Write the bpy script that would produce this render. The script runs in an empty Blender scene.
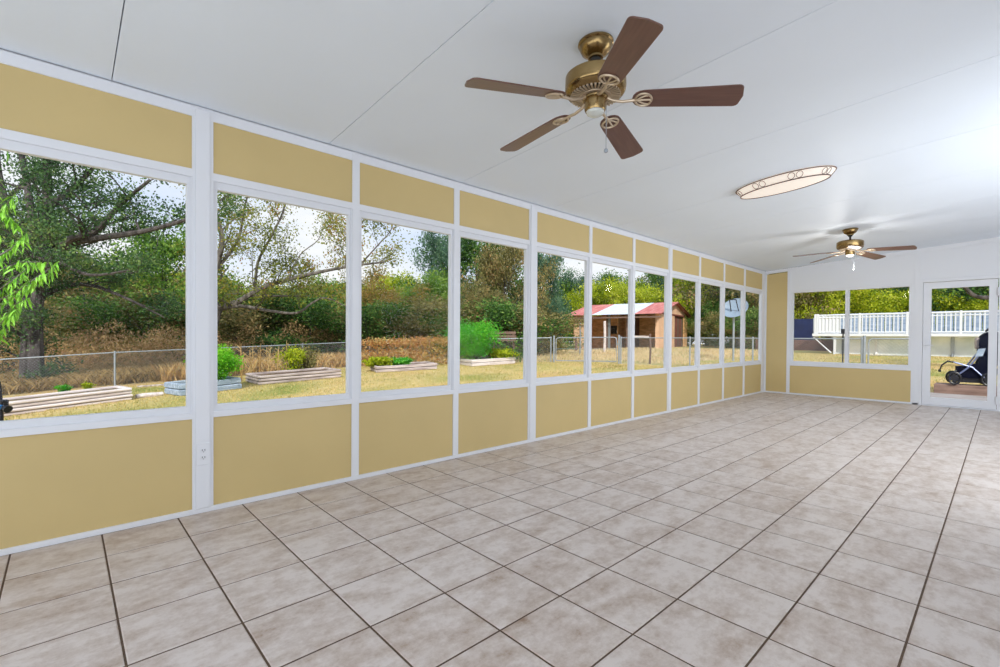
import bpy, math, random
import numpy as np
from mathutils import Vector, Matrix
PI = math.pi
random.seed(7)
RS = np.random.RandomState(11)
S = bpy.context.scene
C = S.collection

# ------------------------------------------------------------------ camera
EYE = Vector((0, 0, 1.0505))
FOC = 468.0493
CY = 342.6088
AF = Vector((-0.73198369, 0.68122509, -0.01149975))
AR = Vector((0.68119584, 0.73206873, 0.00689949))
AU = Vector((-0.01311871, 0.00278327, 0.99991007))
cd = bpy.data.cameras.new('camera')
cam = bpy.data.objects.new('camera', cd)
C.objects.link(cam)
cd.sensor_width = 36.0
cd.lens = FOC * 36.0 / 1000.0
cd.shift_y = (CY - 333.5) / 1000.0
cd.clip_start = 0.05
cd.clip_end = 400
m = Matrix(((AR.x, AU.x, -AF.x, EYE.x), (AR.y, AU.y, -AF.y, EYE.y), (AR.z, AU.z, -AF.z, EYE.z), (0, 0, 0, 1)))
cam.matrix_world = m
S.camera = cam

# ------------------------------------------------------------------ world, sun, added fill light, exposure
S.view_settings.view_transform = 'Standard'
S.view_settings.look = 'None'
S.view_settings.exposure = 0.0
S.view_settings.gamma = 1.0
S.view_settings.use_curve_mapping = False
S.cycles.max_bounces = 10
S.cycles.diffuse_bounces = 5
S.cycles.transparent_max_bounces = 16
S.cycles.sample_clamp_indirect = 6.0

W = bpy.data.worlds.new('sky')
S.world = W
W.use_nodes = True
nt = W.node_tree
nt.nodes.clear()
wo = nt.nodes.new('ShaderNodeOutputWorld')
bg = nt.nodes.new('ShaderNodeBackground')
tc = nt.nodes.new('ShaderNodeTexCoord')
sx = nt.nodes.new('ShaderNodeSeparateXYZ')
nt.links.new(tc.outputs['Generated'], sx.inputs[0])
gr = nt.nodes.new('ShaderNodeValToRGB')
gr.color_ramp.elements[0].position = 0.0
gr.color_ramp.elements[0].color = (0.84, 0.90, 1.0, 1)
gr.color_ramp.elements[1].position = 0.7
gr.color_ramp.elements[1].color = (0.42, 0.62, 1.0, 1)
nt.links.new(sx.outputs['Z'], gr.inputs[0])
mp = nt.nodes.new('ShaderNodeMapping')
mp.inputs['Scale'].default_value = (2.2, 2.2, 5.0)
nt.links.new(tc.outputs['Generated'], mp.inputs['Vector'])
nz = nt.nodes.new('ShaderNodeTexNoise')
nz.inputs['Scale'].default_value = 1.6
nz.inputs['Detail'].default_value = 6
nt.links.new(mp.outputs[0], nz.inputs['Vector'])
cr = nt.nodes.new('ShaderNodeValToRGB')
cr.color_ramp.elements[0].position = 0.40
cr.color_ramp.elements[1].position = 0.60
nt.links.new(nz.outputs['Fac'], cr.inputs[0])
mx = nt.nodes.new('ShaderNodeMixRGB')
mx.inputs[2].default_value = (0.97, 0.98, 1.0, 1)
nt.links.new(cr.outputs[0], mx.inputs[0])
nt.links.new(gr.outputs[0], mx.inputs[1])
nt.links.new(mx.outputs[0], bg.inputs['Color'])
bg.inputs['Strength'].default_value = 1.05
nt.links.new(bg.outputs[0], wo.inputs['Surface'])

def light(name, kind, loc, rot=(0, 0, 0), **kw):
    d = bpy.data.lights.new(name, kind)
    for k, v in kw.items():
        setattr(d, k, v)
    o = bpy.data.objects.new(name, d)
    C.objects.link(o)
    o.location = loc
    o.rotation_euler = rot
    return o

sun = light('sun', 'SUN', (10, -10, 20), energy=4.0, angle=math.radians(3), color=(1.0, 0.95, 0.86))
sun.rotation_euler = Vector((0.66, -0.56, 0.66)).to_track_quat('Z', 'Y').to_euler()

def area(name, loc, direction, sx_, sy_, radiance, col=(1, 1, 1)):
    o = light(name, 'AREA', loc, energy=radiance * sx_ * sy_ * PI, color=col, shape='RECTANGLE', size=sx_, size_y=sy_)
    o.rotation_euler = Vector(direction).to_track_quat('-Z', 'Y').to_euler()
    return o
# added fill lights before two solid unseen walls, to brighten the room
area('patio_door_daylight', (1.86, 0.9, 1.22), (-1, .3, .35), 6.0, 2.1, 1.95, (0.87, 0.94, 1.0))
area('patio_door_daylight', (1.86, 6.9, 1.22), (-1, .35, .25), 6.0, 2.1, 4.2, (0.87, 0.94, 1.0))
area('window_daylight', (-0.7, -2.20, 1.20), (0, 1, .45), 4.6, 2.0, 2.2, (0.87, 0.94, 1.0))  # added fill at the end wall, which has no window

# ------------------------------------------------------------------ room numbers (metres)
XW, YB, ZT, SL = -3.2207, 10.158, 2.388, 0.0628
XR, YF = 1.9, -2.30
def zc(x):
    return ZT + SL * (x - XW)

def ground(x, y):
    ys = (-60, -10, 0, 16, 36, 60, 200); zs = (-3.2, -1.45, -0.68, -0.06, 0.36, 0.6, 0.6)
    z = float(np.interp(y, ys, zs))
    if x < -18 and y > 18:
        z -= 0.045 * min(-18 - x, 20) * min((y - 18) / 10.0, 1)
    return z

def ray(px, py):
    return AF + AR * ((px - 500) / FOC) - AU * ((py - CY) / FOC)
def hor(px):
    return CY + FOC * (AF.z + AR.z * (px - 500) / FOC) / AU.z
def at(px, d, z=None):
    """plan position at image column px and forward depth d"""
    r = ray(px, hor(px)) * d
    x, y = r.x, r.y
    return Vector((x, y, ground(x, y) if z is None else z))
def on_ground(px, py):
    r = ray(px, py); t = 1.0
    for _ in range(60):
        p = EYE + r * t
        t = (ground(p.x, p.y) - EYE.z) / r.z
    p = EYE + r * t
    return Vector((p.x, p.y, ground(p.x, p.y)))
def height_at(py, px, d):
    return EYE.z + (hor(px) - py) / FOC * d

# ------------------------------------------------------------------ helpers
class MB:
    def __init__(s):
        s.v = []; s.f = []; s.sm = []
    def add(s, vs, fs, smooth=False):
        b = len(s.v)
        s.v += [tuple(p) for p in vs]
        s.f += [tuple(b + i for i in f) for f in fs]
        s.sm += [smooth] * len(fs)
    def box(s, x0, x1, y0, y1, z0, z1, M=None, bev=0.0):
        if x0 > x1: x0, x1 = x1, x0
        if y0 > y1: y0, y1 = y1, y0
        if bev > 0:
            b = min(bev, (x1 - x0) * .3, (y1 - y0) * .3, (z1 - z0) * .3)
            vs = []
            for (z, i) in ((z0, b), (z0 + b, 0), (z1 - b, 0), (z1, b)):
                vs += [(x0 + i, y0 + i, z), (x1 - i, y0 + i, z), (x1 - i, y1 - i, z), (x0 + i, y1 - i, z)]
            fs = [(3, 2, 1, 0), (12, 13, 14, 15)]
            for k in range(3):
                for q in range(4):
                    a = k * 4 + q; c = k * 4 + (q + 1) % 4
                    fs.append((a, c, c + 4, a + 4))
        else:
            vs = [(x0, y0, z0), (x1, y0, z0), (x1, y1, z0), (x0, y1, z0), (x0, y0, z1), (x1, y0, z1), (x1, y1, z1), (x0, y1, z1)]
            fs = [(3, 2, 1, 0), (4, 5, 6, 7), (0, 1, 5, 4), (1, 2, 6, 5), (2, 3, 7, 6), (3, 0, 4, 7)]
        if M is not None:
            vs = [M @ Vector(p) for p in vs]
        s.add(vs, fs)
        return s
    def tube(s, pts, rad, n=8, cap=True, smooth=True):
        pts = [Vector(p) for p in pts]
        if not isinstance(rad, (list, tuple)):
            rad = [rad] * len(pts)
        up = Vector((0, 0, 1)); vs = []; N = None
        for i, p in enumerate(pts):
            a = pts[max(i - 1, 0)]; b = pts[min(i + 1, len(pts) - 1)]
            t = (b - a)
            t = t.normalized() if t.length > 1e-9 else Vector((0, 0, 1))
            if N is None:
                N = t.cross(up)
                if N.length < 1e-3: N = t.cross(Vector((1, 0, 0)))
            N = (N - t * N.dot(t))
            if N.length < 1e-6: N = t.orthogonal()
            N.normalize(); B = t.cross(N)
            for k in range(n):
                an = 2 * PI * k / n
                vs.append(p + (N * math.cos(an) + B * math.sin(an)) * rad[i])
        fs = []
        for i in range(len(pts) - 1):
            for k in range(n):
                a = i * n + k; b = i * n + (k + 1) % n
                fs.append((a, b, b + n, a + n))
        if cap:
            fs.append(tuple(range(n))[::-1]); fs.append(tuple((len(pts) - 1) * n + k for k in range(n)))
        s.add(vs, fs, smooth)
        return s
    def lathe(s, prof, n=32, c=(0, 0, 0), sx=1, sy=1, zf=None):
        vs = []; fs = []
        for (r, z) in prof:
            for k in range(n):
                an = 2 * PI * k / n
                x = c[0] + r * math.cos(an) * sx; y = c[1] + r * math.sin(an) * sy
                vs.append((x, y, c[2] + z + (zf(x) if zf else 0)))
        for i in range(len(prof) - 1):
            for k in range(n):
                a = i * n + k; b = i * n + (k + 1) % n
                fs.append((a, b, b + n, a + n))
        fs.append(tuple(range(n))[::-1]); fs.append(tuple((len(prof) - 1) * n + k for k in range(n)))
        s.add(vs, fs, True)
        return s
    def prism(s, poly, t0, t1, M=None):
        """poly: list of (x,y); thick between z=t0 and t1"""
        n = len(poly)
        vs = [(x, y, t0) for x, y in poly] + [(x, y, t1) for x, y in poly]
        fs = [tuple(range(n))[::-1], tuple(range(n, 2 * n))] + [(k, (k + 1) % n, (k + 1) % n + n, k + n) for k in range(n)]
        if M is not None: vs = [M @ Vector(p) for p in vs]
        s.add(vs, fs)
        return s
    def build(s, name, mat, parent=None, kind=None, loc=None):
        me = bpy.data.meshes.new(name)
        me.from_pydata(s.v, [], s.f)
        me.polygons.foreach_set('use_smooth', s.sm)
        if any(s.sm):
            try: me.set_sharp_from_angle(angle=math.radians(38))
            except Exception: pass
        me.materials.append(mat)
        me.update()
        return link(name, me, parent, kind, loc)

def link(name, me, parent=None, kind=None, loc=None):
    o = bpy.data.objects.new(name, me)
    C.objects.link(o)
    if parent is not None: o.parent = parent
    if kind: o['kind'] = kind
    if loc is not None: o.location = loc
    return o
def thing(name, label, cat, loc=(0, 0, 0), rz=0.0, group=None):
    o = bpy.data.objects.new(name, None)
    o.empty_display_size = 0.1
    C.objects.link(o)
    o.location = loc; o.rotation_euler = (0, 0, rz)
    return tag(o, label, cat, group)
def tag(o, label, cat, group=None):
    o['label'] = label; o['category'] = cat
    if group: o['group'] = group
    return o
def struct(name, loc=(0, 0, 0)):
    o = bpy.data.objects.new(name, None)
    o.empty_display_size = 0.1
    C.objects.link(o); o.location = loc
    o['kind'] = 'structure'
    return o
def kids(o):
    return [c for c in CH.get(o.name, [])]
CH = {}
def copy_tree(o, parent=None):
    c = o.copy(); C.objects.link(c)
    c.parent = parent
    for ch in list(o.children):
        copy_tree(ch, c)
    return c

# ------------------------------------------------------------------ materials
def newmat(name):
    m = bpy.data.materials.new(name); m.use_nodes = True
    n = m.node_tree; b = n.nodes['Principled BSDF']
    return m, n, b
def L(n, a, b): n.links.new(a, b)
def col4(c): return (c[0], c[1], c[2], 1)
def srgb(r, g, b):
    f = lambda v: ((v / 255.0 + 0.055) / 1.055) ** 2.4 if v > 10 else v / 255.0 / 12.92
    return (f(r), f(g), f(b))
def plain(name, c, rough=0.5, metal=0.0, var=0.0, scale=8.0, bump=0.0, spec=0.5, c2=None, stretch=(1, 1, 1)):
    m, n, b = newmat(name)
    b.inputs['Roughness'].default_value = rough
    b.inputs['Metallic'].default_value = metal
    b.inputs['Specular IOR Level'].default_value = spec
    if var <= 0 and c2 is None and bump <= 0:
        b.inputs['Base Color'].default_value = col4(c); return m
    t = n.nodes.new('ShaderNodeTexCoord'); mpp = n.nodes.new('ShaderNodeMapping')
    mpp.inputs['Scale'].default_value = stretch
    L(n, t.outputs['Object'], mpp.inputs[0])
    q = n.nodes.new('ShaderNodeTexNoise'); q.inputs['Scale'].default_value = scale; q.inputs['Detail'].default_value = 6
    L(n, mpp.outputs[0], q.inputs['Vector'])
    r = n.nodes.new('ShaderNodeValToRGB')
    r.color_ramp.elements[0].position = .32; r.color_ramp.elements[1].position = .68
    if c2 is None:
        r.color_ramp.elements[0].color = col4([v * (1 - var) for v in c]); r.color_ramp.elements[1].color = col4([min(1, v * (1 + var)) for v in c])
    else:
        r.color_ramp.elements[0].color = col4(c); r.color_ramp.elements[1].color = col4(c2)
    L(n, q.outputs['Fac'], r.inputs[0]); L(n, r.outputs[0], b.inputs['Base Color'])
    if bump > 0:
        bp = n.nodes.new('ShaderNodeBump'); bp.inputs['Strength'].default_value = bump; bp.inputs['Distance'].default_value = 0.01
        L(n, q.outputs['Fac'], bp.inputs['Height']); L(n, bp.outputs[0], b.inputs['Normal'])
    return m
def leafmat(name, cols, transl=0.35, rough=0.55):
    m, n, b = newmat(name)
    g = n.nodes.new('ShaderNodeNewGeometry')
    r = n.nodes.new('ShaderNodeValToRGB'); cr_ = r.color_ramp
    while len(cr_.elements) < len(cols): cr_.elements.new(0.5)
    for i, c in enumerate(cols):
        cr_.elements[i].position = i / (len(cols) - 1); cr_.elements[i].color = col4(c)
    # clump to clump variation plus leaf to leaf variation
    t = n.nodes.new('ShaderNodeTexCoord'); q = n.nodes.new('ShaderNodeTexNoise'); q.inputs['Scale'].default_value = 0.55; q.inputs['Detail'].default_value = 2
    L(n, t.outputs['Object'], q.inputs['Vector'])
    ma = n.nodes.new('ShaderNodeMath'); ma.operation = 'MULTIPLY_ADD'; ma.inputs[1].default_value = 1.5; ma.inputs[2].default_value = -0.55
    L(n, q.outputs['Fac'], ma.inputs[0])
    mb = n.nodes.new('ShaderNodeMath'); mb.operation = 'MULTIPLY_ADD'; mb.inputs[1].default_value = 0.6
    L(n, g.outputs['Random Per Island'], mb.inputs[0]); L(n, ma.outputs[0], mb.inputs[2])
    L(n, mb.outputs[0], r.inputs[0])
    b.inputs['Roughness'].default_value = rough
    b.inputs['Specular IOR Level'].default_value = 0.3
    L(n, r.outputs[0], b.inputs['Base Color'])
    tr = n.nodes.new('ShaderNodeBsdfTranslucent'); L(n, r.outputs[0], tr.inputs['Color'])
    ms = n.nodes.new('ShaderNodeMixShader'); ms.inputs[0].default_value = transl
    out = n.nodes['Material Output']
    L(n, b.outputs[0], ms.inputs[1]); L(n, tr.outputs[0], ms.inputs[2]); L(n, ms.outputs[0], out.inputs['Surface'])
    return m

M = {}
M['white'] = plain('white_vinyl', (0.78, 0.79, 0.83), 0.35)
M['white_metal'] = plain('white_aluminium', (0.76, 0.77, 0.81), 0.4)
M['ceiling'] = plain('ceiling_panel', (0.81, 0.87, 0.955), 0.5, var=0.015, scale=1.2)
M['seam'] = plain('seam_shadow_gap', (0.35, 0.36, 0.38), 0.8)
M['yellow'] = plain('mustard_panel', srgb(206, 182, 126), 0.55, var=0.03, scale=2.0)
M['grout'] = plain('brown_grout', (0.10, 0.058, 0.032), 0.8, var=0.2, scale=30)
M['slab'] = plain('concrete_edge', (0.35, 0.34, 0.32), 0.9, var=0.1)
M['steel'] = plain('galvanised_steel', (0.36, 0.40, 0.45), 0.45, 0.5, var=0.1, scale=20)
M['brass'] = plain('antique_brass', (0.36, 0.25, 0.11), 0.24, 1.0, c2=(0.24, 0.155, 0.065), scale=6)
M['brass_pale'] = plain('pale_brass', (0.56, 0.45, 0.33), 0.42, 0.7)
M['dark'] = plain('dark_slot', (0.012, 0.011, 0.010), 0.6)
M['blade'] = plain('walnut_blade', (0.115, 0.052, 0.040), 0.33, c2=(0.155, 0.075, 0.055), scale=5, stretch=(1, 14, 1))
M['black'] = plain('black_plastic', (0.012, 0.012, 0.018), 0.4)
M['navy'] = plain('navy_fabric', (0.004, 0.005, 0.016), 0.9, var=0.3, spec=.1)
M['bluegrey_metal'] = plain('blue_grey_tube', (0.20, 0.24, 0.42), 0.35, 0.4)
M['blue'] = plain('blue_plastic', (0.05, 0.22, 0.55), 0.3)
M['bark'] = plain('bark', (0.030, 0.026, 0.026), 0.9, c2=(0.115, 0.10, 0.10), scale=9, bump=0.8, stretch=(1, 1, .3))
M['bark_pale'] = plain('pale_bark', (0.07, 0.06, 0.055), 0.9, c2=(0.22, 0.20, 0.18), scale=7, bump=0.6, stretch=(1, 1, .3))
M['timber'] = plain('weathered_timber', (0.24, 0.19, 0.18), 0.85, c2=(0.62, 0.54, 0.52), scale=4, bump=0.5, stretch=(.35, 3, 3))
M['timber_pale'] = plain('pale_timber', (0.52, 0.45, 0.44), 0.85, c2=(0.78, 0.72, 0.71), scale=4, bump=0.4, stretch=(.35, 3, 3))
M['timber_dark'] = plain('dark_timber', (0.11, 0.065, 0.05), 0.85, c2=(0.22, 0.14, 0.11), scale=4, bump=0.4, stretch=(.35, 3, 3))
M['timber_blue'] = plain('blue_grey_painted_board', (0.20, 0.27, 0.36), 0.7, c2=(0.42, 0.50, 0.62), scale=4, stretch=(.4, 3, 3))
M['brownboard'] = plain('brown_step_board', (0.16, 0.095, 0.075), 0.75, c2=(0.32, 0.21, 0.17), scale=5, bump=0.3, stretch=(.5, 4, 3))
M['greyboard'] = plain('grey_deck_board', (0.24, 0.21, 0.20), 0.85, c2=(0.46, 0.42, 0.41), scale=5, bump=0.3, stretch=(.5, 4, 3))
M['soil'] = plain('soil', (0.10, 0.06, 0.04), 1.0, c2=(0.20, 0.13, 0.08), scale=9, bump=0.7)
M['peach'] = plain('peach_plywood', (0.72, 0.46, 0.30), 0.8, var=0.12, scale=1.5)
M['orange'] = plain('orange_plywood', (0.46, 0.25, 0.10), 0.85, c2=(0.80, 0.48, 0.24), scale=2.5, stretch=(1, 1, 3))
M['red_roof'] = plain('rusty_red_roof_sheet', (0.42, 0.09, 0.085), 0.55, c2=(0.60, 0.24, 0.21), scale=1.5, stretch=(3, .5, 1))
M['tin_roof'] = plain('bare_tin_roof_sheet', (0.62, 0.68, 0.80), 0.4, 0.3, c2=(0.78, 0.83, 0.92), scale=2)
M['barn_red'] = plain('dark_red_board', (0.20, 0.06, 0.045), 0.7, var=0.25, scale=4)
M['pool'] = plain('pool_wall_sheet', (0.62, 0.70, 0.76), 0.6, c2=(0.88, 0.93, 0.98), scale=1.3)
M['pooltarp'] = plain('navy_privacy_screen', (0.012, 0.022, 0.085), 0.7, var=0.25, scale=3)
M['deckwhite'] = plain('white_railing', (0.74, 0.77, 0.82), 0.5)
M['dish'] = plain('pale_mesh_dish', (0.24, 0.31, 0.40), 0.6, var=0.08, scale=3)
M['brick'] = plain('dark_red_brick', (0.09, 0.045, 0.04), 0.9, c2=(0.26, 0.15, 0.13), scale=6)
M['straw'] = leafmat('dry_grass_blades', [srgb(128, 104, 62), srgb(196, 166, 108), srgb(226, 200, 146), srgb(160, 122, 76), srgb(214, 188, 134)], 0.3)
M['straw_pale'] = leafmat('pale_field_grass', [srgb(160, 140, 98), srgb(216, 192, 150), srgb(232, 212, 174), srgb(160, 160, 96)], 0.3)
M['straw2'] = leafmat('tangled_dry_grass', [srgb(84, 76, 42), srgb(150, 124, 78), srgb(200, 172, 120), srgb(120, 104, 62), srgb(186, 150, 104)], 0.3)
M['greengrass'] = leafmat('green_grass_blades', [srgb(110, 122, 54), srgb(176, 166, 96), srgb(216, 194, 134), srgb(150, 156, 82)], 0.3)

# floor tile: mottled beige, worn streaks, tile to tile variation from the tile's own place
TS = 0.333591; TX0 = XW + 0.003; TY0 = -0.1923
def tile_mat():
    m, n, b = newmat('beige_stone_tile')
    g = n.nodes.new('ShaderNodeNewGeometry')
    vm = n.nodes.new('ShaderNodeVectorMath'); vm.operation = 'SUBTRACT'; vm.inputs[1].default_value = (TX0, TY0, 0)
    L(n, g.outputs['Position'], vm.inputs[0])
    vs = n.nodes.new('ShaderNodeVectorMath'); vs.operation = 'SCALE'; vs.inputs['Scale'].default_value = 1 / TS
    L(n, vm.outputs[0], vs.inputs[0])
    fl = n.nodes.new('ShaderNodeVectorMath'); fl.operation = 'FLOOR'; L(n, vs.outputs[0], fl.inputs[0])
    # keep only x,y cell
    mul = n.nodes.new('ShaderNodeVectorMath'); mul.operation = 'MULTIPLY'; mul.inputs[1].default_value = (1, 1, 0); L(n, fl.outputs[0], mul.inputs[0])
    wn = n.nodes.new('ShaderNodeTexWhiteNoise'); wn.noise_dimensions = '3D'; L(n, mul.outputs[0], wn.inputs['Vector'])
    off = n.nodes.new('ShaderNodeVectorMath'); off.operation = 'MULTIPLY_ADD'; off.inputs[1].default_value = (9, 9, 9)
    L(n, wn.outputs['Color'], off.inputs[0]); L(n, g.outputs['Position'], off.inputs[2])
    mp1 = n.nodes.new('ShaderNodeMapping'); mp1.inputs['Scale'].default_value = (5.0, 2.2, 1); mp1.inputs['Rotation'].default_value = (0, 0, .5)
    L(n, off.outputs[0], mp1.inputs[0])
    q1 = n.nodes.new('ShaderNodeTexNoise'); q1.inputs['Scale'].default_value = 2.0; q1.inputs['Detail'].default_value = 10; q1.inputs['Roughness'].default_value = .70
    L(n, mp1.outputs[0], q1.inputs['Vector'])
    q2 = n.nodes.new('ShaderNodeTexNoise'); q2.inputs['Scale'].default_value = 19; q2.inputs['Detail'].default_value = 9; q2.inputs['Roughness'].default_value = .78
    L(n, off.outputs[0], q2.inputs['Vector'])
    add = n.nodes.new('ShaderNodeMath'); add.operation = 'MULTIPLY_ADD'; add.inputs[1].default_value = .70; L(n, q2.outputs['Fac'], add.inputs[0]); L(n, q1.outputs['Fac'], add.inputs[2])
    # tile to tile tone
    ad2 = n.nodes.new('ShaderNodeMath'); ad2.operation = 'MULTIPLY_ADD'; ad2.inputs[1].default_value = .08; L(n, wn.outputs['Value'], ad2.inputs[0]); L(n, add.outputs[0], ad2.inputs[2])
    r = n.nodes.new('ShaderNodeValToRGB'); e = r.color_ramp.elements
    e[0].position = .56; e[0].color = col4((0.30, 0.19, 0.12))
    e[1].position = 1.0; e[1].color = col4((0.70, 0.62, 0.57))
    x = r.color_ramp.elements.new(.70); x.color = col4((0.46, 0.355, 0.285))
    x = r.color_ramp.elements.new(.83); x.color = col4((0.57, 0.475, 0.415))
    L(n, ad2.outputs[0], r.inputs[0]); L(n, r.outputs[0], b.inputs['Base Color'])
    rr = n.nodes.new('ShaderNodeMapRange'); rr.inputs['To Min'].default_value = .32; rr.inputs['To Max'].default_value = .52
    L(n, q2.outputs['Fac'], rr.inputs['Value']); L(n, rr.outputs[0], b.inputs['Roughness'])
    bp = n.nodes.new('ShaderNodeBump'); bp.inputs['Strength'].default_value = .25; bp.inputs['Distance'].default_value = .002
    L(n, q2.outputs['Fac'], bp.inputs['Height']); L(n, bp.outputs[0], b.inputs['Normal'])
    return m
M['tile'] = tile_mat()

def glass_mat():
    m, n, b = newmat('window_glass')
    n.nodes.remove(b)
    out = n.nodes['Material Output']
    tr = n.nodes.new('ShaderNodeBsdfTransparent'); tr.inputs[0].default_value = (0.985, 0.99, 0.985, 1)
    gl = n.nodes.new('ShaderNodeBsdfGlossy'); gl.inputs['Roughness'].default_value = 0.0
    lw = n.nodes.new('ShaderNodeLayerWeight'); lw.inputs[0].default_value = .5
    pw = n.nodes.new('ShaderNodeMath'); pw.operation = 'POWER'; pw.inputs[1].default_value = 5; L(n, lw.outputs['Facing'], pw.inputs[0])
    ma = n.nodes.new('ShaderNodeMath'); ma.operation = 'MULTIPLY_ADD'; ma.inputs[1].default_value = .20; ma.inputs[2].default_value = .002; L(n, pw.outputs[0], ma.inputs[0])
    ms = n.nodes.new('ShaderNodeMixShader'); L(n, ma.outputs[0], ms.inputs[0]); L(n, tr.outputs[0], ms.inputs[1]); L(n, gl.outputs[0], ms.inputs[2])
    L(n, ms.outputs[0], out.inputs['Surface'])
    return m
M['glass'] = glass_mat()
def emit_mat(name, c, s):
    m, n, b = newmat(name)
    b.inputs['Base Color'].default_value = (.45, .43, .40, 1)
    b.inputs['Emission Color'].default_value = col4(c); b.inputs['Emission Strength'].default_value = s
    return m
M['lampglass'] = emit_mat('lit_opal_glass', (1.0, 0.86, 0.74), 0.62)
M['lamp_cap'] = emit_mat('lit_fan_glass', (1.0, .95, .88), 1.2)
M['frosted'] = plain('frosted_glass_cap', (0.62, 0.64, 0.60), 0.25)

def ground_mat():
    m, n, b = newmat('dry_lawn')
    g = n.nodes.new('ShaderNodeNewGeometry')
    q = n.nodes.new('ShaderNodeTexNoise'); q.inputs['Scale'].default_value = .35; q.inputs['Detail'].default_value = 5; L(n, g.outputs['Position'], q.inputs['Vector'])
    r = n.nodes.new('ShaderNodeValToRGB'); e = r.color_ramp.elements
    e[0].position = .36; e[0].color = col4(srgb(200, 170, 118)); e[1].position = .68; e[1].color = col4(srgb(146, 154, 84))
    x = r.color_ramp.elements.new(.48); x.color = col4(srgb(206, 184, 130))
    L(n, q.outputs['Fac'], r.inputs[0])
    q2 = n.nodes.new('ShaderNodeTexNoise'); q2.inputs['Scale'].default_value = 9; q2.inputs['Detail'].default_value = 8; q2.inputs['Roughness'].default_value = .8; L(n, g.outputs['Position'], q2.inputs['Vector'])
    mr = n.nodes.new('ShaderNodeMapRange'); mr.inputs['From Min'].default_value = .3; mr.inputs['From Max'].default_value = .7; mr.inputs['To Min'].default_value = .55; mr.inputs['To Max'].default_value = 1.35; L(n, q2.outputs['Fac'], mr.inputs['Value'])
    mm = n.nodes.new('ShaderNodeMixRGB'); mm.blend_type = 'MULTIPLY'; mm.inputs[0].default_value = 1; L(n, r.outputs[0], mm.inputs[1]); L(n, mr.outputs[0], mm.inputs[2])
    L(n, mm.outputs[0], b.inputs['Base Color']); b.inputs['Roughness'].default_value = .95; b.inputs['Specular IOR Level'].default_value = .1
    bp = n.nodes.new('ShaderNodeBump'); bp.inputs['Strength'].default_value = .6; bp.inputs['Distance'].default_value = .04; L(n, q2.outputs['Fac'], bp.inputs['Height']); L(n, bp.outputs[0], b.inputs['Normal'])
    return m
M['ground'] = ground_mat()

# ================================================================== ROOM
# ---- floor
floor = struct('floor')
b = MB(); b.box(XW - .12, XR + .1, YF - .1, YB + .12, -0.95, -0.0025); b.build('grout_bed', M['grout'], floor)
b = MB(); b.box(XW - .16, XR + .14, YF - .14, YB + .16, -1.4, -0.96); b.build('foundation', M['slab'], floor)
gw = 0.0036
tm = MB()
t0, t1 = gw, TS - gw; bv = .004
vs = [(t0, t0, -.006), (t1, t0, -.006), (t1, t1, -.006), (t0, t1, -.006), (t0, t0, -.002), (t1, t0, -.002), (t1, t1, -.002), (t0, t1, -.002),
      (t0 + bv, t0 + bv, 0), (t1 - bv, t0 + bv, 0), (t1 - bv, t1 - bv, 0), (t0 + bv, t1 - bv, 0)]
fs = [(0, 1, 5, 4), (1, 2, 6, 5), (2, 3, 7, 6), (3, 0, 4, 7), (4, 5, 9, 8), (5, 6, 10, 9), (6, 7, 11, 10), (7, 4, 8, 11), (8, 9, 10, 11)]
tile_me = bpy.data.meshes.new('tile'); tile_me.from_pydata(vs, [], fs); tile_me.materials.append(M['tile'])
cells = []
for i in range(0, 16):
    for j in range(-6, 32):
        x = TX0 + i * TS; y = TY0 + j * TS
        if y < YF + .01: continue
        cx = x + TS / 2; cy = y + TS / 2
        d = Vector((cx, cy, 0)) - EYE
        z = d.dot(AF)
        seen = False
        if z > .2:
            u = 500 + FOC * d.dot(AR) / z; v = CY - FOC * d.dot(AU) / z
            seen = -60 < u < 1060 and v < 740
        if z > .05 and not seen:
            seen = False
        cells.append((0 if seen else 1, d.length, x, y, i, j))
cells.sort()
rest = MB()
for k, (q, dd, x, y, i, j) in enumerate(cells):
    last = (y + TS > YB)
    wide = (x + TS > XR)
    if k < 300 and not last and not wide:
        o = link('tile', tile_me, floor, None, (x, y, random.uniform(-.0006, .0004)))
    else:
        xe = min(x + TS - gw, XR + .02); ye = min(y + TS - gw, YB + .01)
        if ye - y < .02 or xe - x < .02: continue
        rest.box(x + gw, xe, y + gw, ye, -.006, 0)
rest.build('tile_field', M['tile'], floor, 'stuff')

# ---- ceiling panels
ceiling = struct('ceiling')
def cbox(x0, x1, y0, y1, o0, o1, name, mat, par):
    b = MB()
    vs = []
    for dz in (o0, o1):
        for (x, y) in ((x0, y0), (x1, y0), (x1, y1), (x0, y1)):
            vs.append((x, y, zc(x) + dz))
    b.add(vs, [(3, 2, 1, 0), (4, 5, 6, 7), (0, 1, 5, 4), (1, 2, 6, 5), (2, 3, 7, 6), (3, 0, 4, 7)])
    return b.build(name, mat, par)
ys = [YF] + [0.186 + 1.166 * k for k in range(-2, 9)] + [YB]
ys = [y for y in ys if YF <= y <= YB - .2 or y in (YF, YB)]
for a, c in zip(ys[:-1], ys[1:]):
    cbox(XW + .006, XR, a + .0022, c - .0022, 0, .05, 'ceiling_panel', M['ceiling'], ceiling)
cbox(XW - .15, XR + .15, YF - .15, YB + .15, .0501, .16, 'roof_deck', M['seam'], ceiling)

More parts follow.
